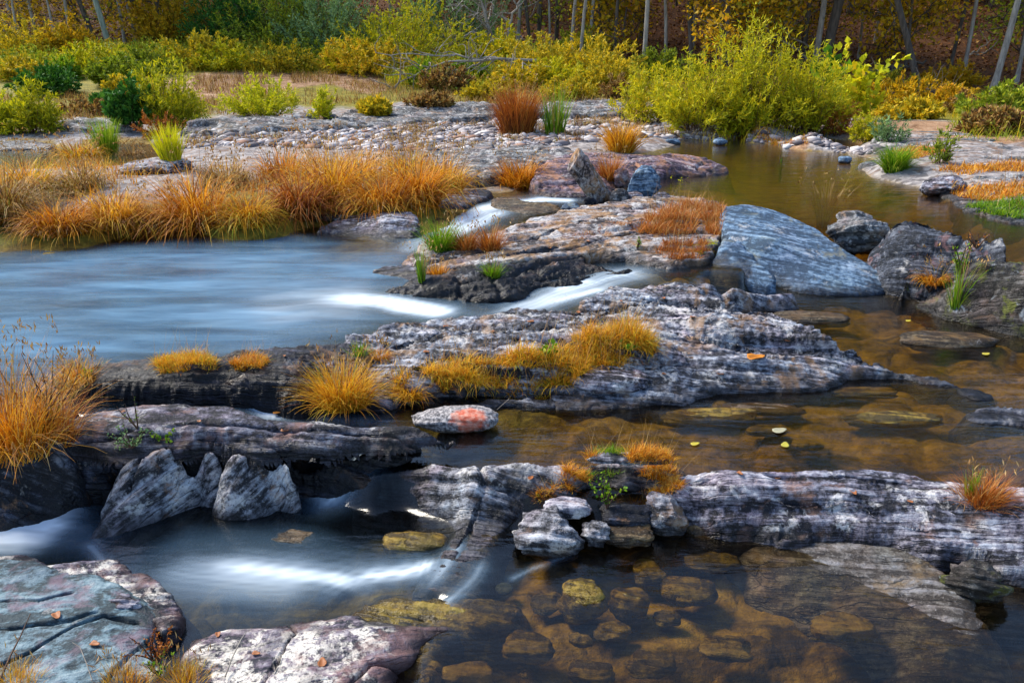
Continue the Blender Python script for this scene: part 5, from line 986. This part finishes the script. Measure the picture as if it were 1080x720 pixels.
# forest fill : individual trees, copies of six kinds
kinds = [tree('forest_tree', 'x', (0, 0, 0), 900+i, [16, 15, 17, 14, 18, 9][i], [.12, .09, .15, .07, .18, .06][i], ['bark', 'bark', 'bark', 'palebark', 'bark', 'bark'][i], ['forest', 'yellow', 'forest', 'forest', 'olive', 'yellow'][i], crown0=[.4, .35, .45, .35, .45, .15][i], nl=12, nleaf=1500, leaf=.28, spread=.26) for i in range(6)]
kl = ['dark tall trunk standing back in the wooded slope', 'slender tree with yellow leaves back in the wooded slope', 'stout dark trunk deep in the wooded slope', 'thin pale trunk back in the wooded slope', 'broad trunk of a large tree deep in the wooded slope', 'short yellow-leafed tree in the shade of the wooded slope']
rgf = np.random.default_rng(5); placed = []; used = [0]*6; tries = 0
while len(placed) < 165 and tries < 4000:
    tries += 1; y = rgf.uniform(37, 72); x = rgf.uniform(-.85, .85)*y
    if x < .02*y and y < 42: continue
    if any((x-a)**2+(y-b)**2 < 2.2**2 for a, b in placed): continue
    placed.append((x, y)); k = int(rgf.choice(6, p=[.17, .16, .10, .20, .07, .30])); z = drop_far(x, y); gp = 'trees of the wooded slope, kind '+['one', 'two', 'three', 'four', 'five', 'six'][k]
    gp = ['tall dark trees of the slope', 'slender yellow trees of the slope', 'stout trees of the slope', 'thin pale trees of the slope', 'broad trees of the slope', 'short yellow trees of the slope'][k]
    if used[k] == 0: kinds[k].location = (x, y, z); tag(kinds[k], kl[k], 'tree', gp)
    else: copy_thing(kinds[k], (x, y, z), rgf.uniform(0, 6.28), rgf.uniform(.8, 1.2), kl[k], gp)
    used[k] += 1
us = ['low spreading young tree with yellow leaves at the foot of the wooded slope', 'low young tree with mixed green leaves at the foot of the wooded slope']
yk = [tree('young_tree', us[i], (0, 0, 0), 950+i, 6.5, .05, 'bark', ['yellow', 'olive'][i], crown0=.08, nl=22, nleaf=3000, leaf=.17, spread=.40, group=['young yellow trees at the slope foot', 'young green trees at the slope foot'][i]) for i in (0, 1)]
tk = tree('slim_tree', 'slim grey trunk standing at the near edge of the wooded slope', (0, 0, 0), 977, 16, .075, 'palebark', 'yellow', crown0=.5, nl=10, nleaf=1100, leaf=.26, spread=.2, bend=.018, group='slim trunks at the near forest edge')
sp_ = [(612, 66), (622, 58), (702, 70), (742, 64), (812, 60), (822, 66), (905, 62), (1016, 78), (1072, 88), (60, 50), (76, 48), (40, 46), (20, 50), (132, 46), (170, 42), (200, 38), (505, 44), (520, 42), (580, 52), (602, 62), (760, 66), (786, 62)]
for i, (px, py) in enumerate(sp_):
    p = hit(px, py)
    if i == 0: tk.location = p
    else: copy_thing(tk, p, rgf.uniform(0, 6.28), (1, 1, 1) if i % 3 else (.7, .7, .9), tk['label'], tk['group'])
un = [0, 0]
for i in range(15):
    y = rgf.uniform(34, 45); x = rgf.uniform(.06, .72)*y if i % 3 else rgf.uniform(-.7, -.1)*y; y = max(y, 40.) if x < 0 else y; k = int(rgf.random() < .4); z = drop_far(x, y)
    if un[k] == 0: yk[k].location = (x, y, z)
    else: copy_thing(yk[k], (x, y, z), rgf.uniform(0, 6.28), rgf.uniform(.7, 1.15), us[k], yk[k]['group'])
    un[k] += 1
# ---- dead wood
def dead(name, label, px, py, lines, mat='deadwood', cat='dead branch', group=None, seed=0):
    rg = np.random.default_rng(seed); p = hit(px, py); s = scale_at(p); out = []
    for pts, r, tw in lines:
        A = np.array([[(a-px)*s, dy, (py-b)*s] for a, b, dy in pts]); k = 14; t = np.linspace(0, len(A)-1, k); i0 = np.minimum(t.astype(int), len(A)-2); f = (t-i0)[:, None]
        L = A[i0]*(1-f)+A[i0+1]*f+rg.normal(0, .05, (k, 3)); out.append((L, np.linspace(r, r*.3, k)))
        for j in range(tw):
            q = rg.integers(3, k); d = rg.normal(size=3)*[1, .6, .8]+[0, 0, .35]; ln = rg.uniform(.5, 1.5); B = wander(L[q], d, ln, 7, .22, rg); out.append((B, np.linspace(r*.45, .006, 8)))
            for jj in range(2): B2 = wander(B[rg.integers(2, 7)], rg.normal(size=3), ln*.5, 4, .25, rg); out.append((B2, np.linspace(r*.2, .004, 5)))
    V, Fc = tubes_geo(out, 6); o = mesh_np(name, V, Fc, M[mat]); o.location = p; return tag(o, label, cat, group)
dead('fallen_branch', 'bleached fallen treetop sprawling down the bank at the centre of the far shore', 470, 88, [([(565, 66, 0), (520, 64, -.4), (480, 66, -.6), (440, 78, -1.), (420, 90, -1.2)], .06, 14), ([(540, 66, 0), (500, 62, 0), (450, 60, .2), (398, 58, .4)], .05, 12), ([(560, 68, -.3), (545, 76, -.6), (528, 84, -1.)], .04, 9), ([(520, 64, 0), (490, 74, -.6), (470, 84, -1)], .04, 10)], seed=1)
dead('dead_tree', 'bare grey dead tree with crooked limbs above the fallen treetop', 528, 64, [([(530, 64, 0), (515, 30, 0), (508, 5, 0), (495, -20, 0)], .10, 14), ([(528, 62, 0), (540, 20, .2), (556, -8, .3)], .08, 12), ([(526, 52, 0), (498, 36, -.3), (470, 50, -.6)], .06, 9), ([(524, 50, 0), (505, 20, .2), (480, 4, .2)], .06, 10)], cat='dead tree', seed=2)
dead('fallen_branch', 'long grey branch slanting down behind the willow thicket', 868, 74, [([(800, 30, 0), (830, 50, 0), (868, 76, 0)], .06, 4), ([(810, 26, .6), (850, 48, .5), (896, 72, .3)], .05, 4)], seed=3)
dead('fallen_log', 'dark fallen log on the leafy slope behind the sapling', 938, 76, [([(912, 76, 0), (940, 71, 0), (975, 66, 0)], .14, 1)], 'bark', 'log', seed=4)
dead('fallen_log', 'short pale fallen log on the slope between two leaning trunks', 1030, 58, [([(1020, 60, 0), (1042, 55, 0)], .10, 1), ([(1024, 56, 0), (1046, 42, 0)], .04, 1)], 'deadwood', 'log', seed=5)
dead('brush_pile', 'tangled brush pile of dead twigs at the right forest foot', 955, 112, [([(920, 108, 0), (950, 100, .3), (985, 106, 0)], .04, 12), ([(935, 116, 0), (965, 104, 0), (990, 112, .3)], .035, 12), ([(975, 94, 0), (982, 104, 0), (988, 110, 0)], .035, 6), ([(925, 118, 0), (960, 112, 0), (1000, 116, 0)], .04, 10)], 'bark', 'brush pile', seed=6)
dead('fallen_branch', 'thin pale stick lying along the foot of the right slope', 1030, 112, [([(990, 117, 0), (1020, 113, 0), (1054, 108, 0)], .035, 2)], seed=7)
dead('fallen_branch', 'arching pale branch in the woods at the left edge', 15, 40, [([(-10, 42, 0), (10, 32, 0), (35, 30, 0)], .05, 4)], seed=8)
# ---- scattered stuff : weeds on the meadow, leaf litter on the slope, gravel
def inside(pts, n, seed):
    rg = np.random.default_rng(seed); pl = np.array(pts, float); lo, hi = pl.min(0), pl.max(0); Q = rg.uniform(lo, hi, (n*3, 2)); return Q[poly_sd(Q, pl) < 0][:n]
def gz(Q): return ground_z(Q)
def pxw(pts): return [hit(a, b)[:2] for a, b in pts]
band = pxw([(-320, 110), (-300, 58), (0, 56), (120, 52), (250, 46), (380, 43), (500, 52), (600, 62), (680, 72), (680, 92), (600, 98), (500, 100), (410, 92), (400, 78), (200, 76), (60, 80), (0, 88), (-150, 100)])
Q = inside(band, 32000, 1); z = gz(Q); n = len(Q); rg = np.random.default_rng(3); k = np.clip(.75+1.0*fbm(Q[:, 0]*.35, Q[:, 1]*.35, 2., 3), .25, 1.7)
V, Fc = blades_geo(np.column_stack([Q, z]), .62*k*rg.uniform(.5, 1.2, n), rg.uniform(0, 6.3, n), rg.uniform(0, .5, n), rg.uniform(0, 1.1, n), .022*rg.uniform(.6, 1.3, n), 3, rg)
tag(mesh_np('meadow_grass', V, Fc, G['mustard']), 'tall mustard and green weeds covering the far bank', 'weeds', kind='stuff')
Q = inside(band, 40000, 2); z = gz(Q); n = len(Q); k = np.clip(.75+1.2*fbm(Q[:, 0]*.35, Q[:, 1]*.35, 2., 3), .2, 1.8)
V, Fc = leaves_geo(np.column_stack([Q, z+.55*k*rg.uniform(.1, 1.1, n)]), rg.normal(size=(n, 3)), .13*rg.uniform(.6, 1.3, n), .06*rg.uniform(.6, 1.3, n), rg)
tag(mesh_np('meadow_weeds', V, Fc, G['olive']), 'leafy olive and green ground cover among the far bank weeds', 'weeds', kind='stuff')
low = pxw([(-300, 150), (-300, 108), (0, 100), (130, 96), (240, 108), (420, 92), (560, 100), (680, 98), (690, 122), (560, 114), (460, 106), (360, 112), (200, 124), (60, 130), (0, 145)]); low2 = pxw([(200, 112), (205, 82), (300, 80), (410, 80), (415, 94), (300, 98), (240, 112)])
Q = np.concatenate([inside(low, 22000, 4), inside(low2, 5000, 5)]); k = fbm(Q[:, 0]*.6, Q[:, 1]*.6, 5., 3); Q = Q[k > -.12]; z = gz(Q); n = len(Q)
V, Fc = blades_geo(np.column_stack([Q, z]), .26*rg.uniform(.4, 1.2, n), rg.uniform(0, 6.3, n), rg.uniform(0, .7, n), rg.uniform(0, 1.3, n), .018*rg.uniform(.6, 1.3, n), 3, rg)
tag(mesh_np('low_grass', V, Fc, G['straw']), 'sparse tan and brown grass on the sandy flats', 'grass', kind='stuff')
rb = pxw([(700, 140), (700, 100), (800, 86), (950, 94), (1100, 104), (1400, 112), (1400, 150), (1080, 148), (1040, 138), (1000, 124), (900, 122), (880, 144), (760, 146)])
Q = inside(rb, 14000, 6); z = gz(Q); n = len(Q)
V, Fc = blades_geo(np.column_stack([Q, z]), .30*rg.uniform(.4, 1.3, n), rg.uniform(0, 6.3, n), rg.uniform(0, .6, n), rg.uniform(0, 1.2, n), .016*rg.uniform(.6, 1.3, n), 3, rg)
tag(mesh_np('bank_grass', V, Fc, G['mustard']), 'mixed weeds and orange grass under the trees of the right bank', 'grass', kind='stuff')
bk_ = pxw([(-200, 235), (-200, 190), (0, 178), (60, 176), (200, 172), (300, 168), (420, 160), (500, 172), (480, 196), (400, 216), (300, 226), (200, 226), (60, 238)])
Q = inside(bk_, 9000, 8); k = fbm(Q[:, 0]*1.3, Q[:, 1]*1.3, 7., 3); Q = Q[k > -.02]; z = gz(Q); m = z > .05; Q, z = Q[m], z[m]; n = len(Q)
V, Fc = blades_geo(np.column_stack([Q, z-.01]), .20*rg.uniform(.4, 1.3, n), rg.uniform(0, 6.3, n), rg.uniform(0, .8, n), rg.uniform(.2, 1.5, n), .010*rg.uniform(.6, 1.3, n), 3, rg)
tag(mesh_np('bank_grass', V, Fc, G['orange']), 'short orange grass between the tussocks of the left bank', 'grass', kind='stuff')
Q = np.column_stack([rg.uniform(-40, 45, 90000), rg.uniform(27, 62, 90000)]); Q = Q[(Q[:, 0] > -.02*Q[:, 1]) | (Q[:, 1] > 38)]; z = gz(Q); n = len(Q)
V, Fc = leaves_geo(np.column_stack([Q, z+.015+rg.uniform(0, .05, n)]), rg.normal(size=(n, 3))*[1, 1, .35], .15*rg.uniform(.6, 1.3, n), .10*rg.uniform(.6, 1.3, n), rg)
tag(mesh_np('leaf_litter', V, Fc, G['litter']), 'brown fallen leaves carpeting the wooded slope', 'fallen leaves', kind='stuff')
Vi, Fi = ico(1); gp = pxw([(190, 158), (200, 134), (330, 126), (420, 122), (520, 118), (640, 122), (690, 128), (780, 142), (870, 146), (930, 150), (960, 158), (915, 164), (870, 156), (840, 153), (700, 146), (600, 150), (520, 160), (350, 158)])
Q = inside(gp, 26000, 9); z = gz(Q); m = z > .045; Q, z = Q[m], z[m]; n = len(Q); r = np.minimum(rg.lognormal(-3.85, .68, n), .13)
V = Vi[None]*np.stack([r*rg.uniform(.8, 1.6, n), r, r*.55], -1)[:, None]; a = rg.uniform(0, 6.28, n); ca, sa = np.cos(a)[:, None], np.sin(a)[:, None]
V = np.stack([V[..., 0]*ca-V[..., 1]*sa, V[..., 0]*sa+V[..., 1]*ca, V[..., 2]], -1)*(1+rg.normal(0, .12, (n, len(Vi), 1)))+np.column_stack([Q, z+r*.05])[:, None]
t = NT('gravel_pebbles'); g = t.n('NewGeometry').outputs['Random Per Island']; gm = t.end(t.bsdf(t.ramp(g, [(0, (.05, .04, .045)), (.3, (.16, .14, .15)), (.6, (.36, .32, .32)), (.85, (.66, .62, .60)), (.93, (.30, .16, .10)), (1, (.22, .10, .06))]), .8))
tag(mesh_np('gravel', V.reshape(-1, 3), (Fi[None]+np.arange(n)[:, None, None]*len(Vi)).reshape(-1, 3), gm, smooth=False), 'pale and purple pebbles of the gravel bars', 'gravel', kind='stuff')
Q = inside(gp, 22000, 19); k = fbm(Q[:, 0]*.8, Q[:, 1]*1.4, 15., 3); Q = Q[k > .24]; z = gz(Q); m = z > .05; Q, z = Q[m], z[m]; n = len(Q)
V, Fc = blades_geo(np.column_stack([Q, z]), .17*rg.uniform(.3, 1.3, n), rg.uniform(0, 6.3, n), rg.uniform(0, .9, n), rg.uniform(.2, 1.6, n), .014*rg.uniform(.6, 1.3, n), 3, rg)
tag(mesh_np('sparse_grass', V, Fc, G['straw']), 'patchy straw-coloured grass among the gravel bars', 'grass', kind='stuff')
# ---- fallen leaves you can count
def fallen(label, px, py, size, col, z=None, rz=.5, curl=.25):
    p = hit(px, py) if z is None else P(px, py, z); k = 12; th = np.linspace(0, 2*math.pi, k, endpoint=False); r = .5*(1+.16*np.cos(3*th)); x, y = r*np.cos(th), r*np.sin(th)*.62
    rings = [np.stack([x*f, y*f, curl*(y*f)**2*2+curl*.3*(x*f)**2], -1) for f in (.35, .7, 1.)]; V = np.concatenate([[[0, 0, 0]]]+rings); Fq = [[0, 1+i, 1+(i+1) % k, 1+(i+1) % k] for i in range(k)]
    F3 = [[0, 1+i, 1+(i+1) % k] for i in range(k)]
    for q in (0, 1): F3 += [[1+q*k+i, 1+(q+1)*k+i, 1+(q+1)*k+(i+1) % k] for i in range(k)]+[[1+q*k+i, 1+(q+1)*k+(i+1) % k, 1+q*k+(i+1) % k] for i in range(k)]
    V = V*size; c, s_ = math.cos(rz), math.sin(rz); V = np.stack([V[:, 0]*c-V[:, 1]*s_, V[:, 0]*s_+V[:, 1]*c, V[:, 2]], -1)
    t = NT('leaf_'+label.split()[0]); m = t.end(t.bsdf(t.mix(t.noise(t.n('TexCoord').outputs['Object'], 40), col, tuple(.5*a for a in col)), .6)); o = mesh_np('fallen_leaf', V, F3, m)
    sm = o.modifiers.new('thickness', 'SOLIDIFY'); sm.thickness = .0012; o.location = p+[0, 0, .006]; return tag(o, label, 'leaf')
fallen('orange fallen leaf lying on the pale end of the middle ledge', 797, 379, .12, (.70, .24, .01), curl=.9)
fallen('small orange leaf at the foot of the white run in the slot', 292, 436, .045, (.6, .22, .02), z=-.13)
fallen('pale grey leaf floating in the middle amber pool', 822, 455, .085, (.42, .40, .26), z=MPZ)
fallen('yellow leaf floating behind the long right ledge', 733, 469, .05, (.55, .45, .04), z=MPZ)
fallen('yellow-green leaf floating right of the pale grey leaf line', 828, 470, .06, (.50, .44, .05), z=MPZ, rz=1.2)
fallen('yellow leaf floating near the mossy boulder', 958, 339, .045, (.6, .5, .03), z=MPZ)
fallen('yellow leaf on the water right of the pale rock tongue', 1040, 374, .06, (.5, .42, .04), z=MPZ)
src = None; rgl = np.random.default_rng(44)
for px, py in [(470, 345), (520, 350), (560, 340), (610, 330), (655, 318), (700, 315), (730, 335), (450, 372), (300, 376), (620, 255), (660, 240), (580, 262), (560, 505), (600, 495), (820, 505), (900, 520), (960, 530), (780, 500), (210, 445), (300, 455), (130, 435), (270, 690), (60, 650), (340, 700), (100, 680), (230, 670), (690, 220), (830, 360), (760, 395), (700, 395)]:
    p = hit(px, py)
    if src is None: fallen('tiny rust-brown leaf fragment scattered on the bare ledges', px, py, .035, (.36, .12, .03), curl=.8); src = bpy.data.objects[-1] if False else [o_ for o_ in COL.objects if o_.name.startswith('fallen_leaf')][-1]; src['group'] = 'leaf fragments on the ledges'
    else: copy_thing(src, p+[0, 0, .005], rgl.uniform(0, 6.28), rgl.uniform(.6, 1.3), src['label'], 'leaf fragments on the ledges')
leafy('dry_weed', 'tall reddish-brown twiggy weed at the right side of the left edge grass clump', 52, 462, 60, 92, 'rust', 14, 120, .014, .4, seed=21)
stone_px('crumpled white foam-like lichen clump on the teal slab', 101, 624, 146, 648, -.34, 'white', dr=.8, pw=2, lump=.6, amp=.02, sub=4, name='lichen_clump', cat='lichen')
o = stone('round pale turquoise stone under the lip of the clear pool', P(532, 620, -.335), (.075, .07, .03), 'teal', sub=4, pw=2, lump=.05, amp=.002, name='underwater_stone', cat='stone')
# wiry sticks on the near slab
def stick(label, pts, r=.004, mat='twig'):
    L = np.array([hit(a, b)+[0, 0, .012+.05*k] for (a, b, k) in pts]); V, Fc = tubes_geo([(L, np.linspace(r, r*.4, len(L)))], 5); tag(mesh_np('dry_stick', V, Fc, M[mat], loc=L[0]), label, 'stick')
stick('dark thin stick lying across the teal slab', [(0, 722, 0), (14, 702, .6), (26, 686, 1), (38, 670, 1.6)])
stick('pale bent grass stalk on the teal slab', [(98, 720, 0), (92, 704, .3), (86, 690, .4), (78, 684, .3)], .002, 'deadwood')
stick('thin grey stick on the lichen slab', [(238, 716, 0), (246, 700, .3), (256, 684, .6), (262, 678, .8)], .003, 'deadwood')
stick('long straw stalk leaning from the gold mat to the red-patched boulder', [(548, 402, 0), (544, 415, .3), (536, 425, .2), (524, 436, .2)], .002, 'deadwood')
_w.hide_viewport = False
print('scene verts', sum(len(o.data.vertices) for o in S.objects if o.type == 'MESH'))
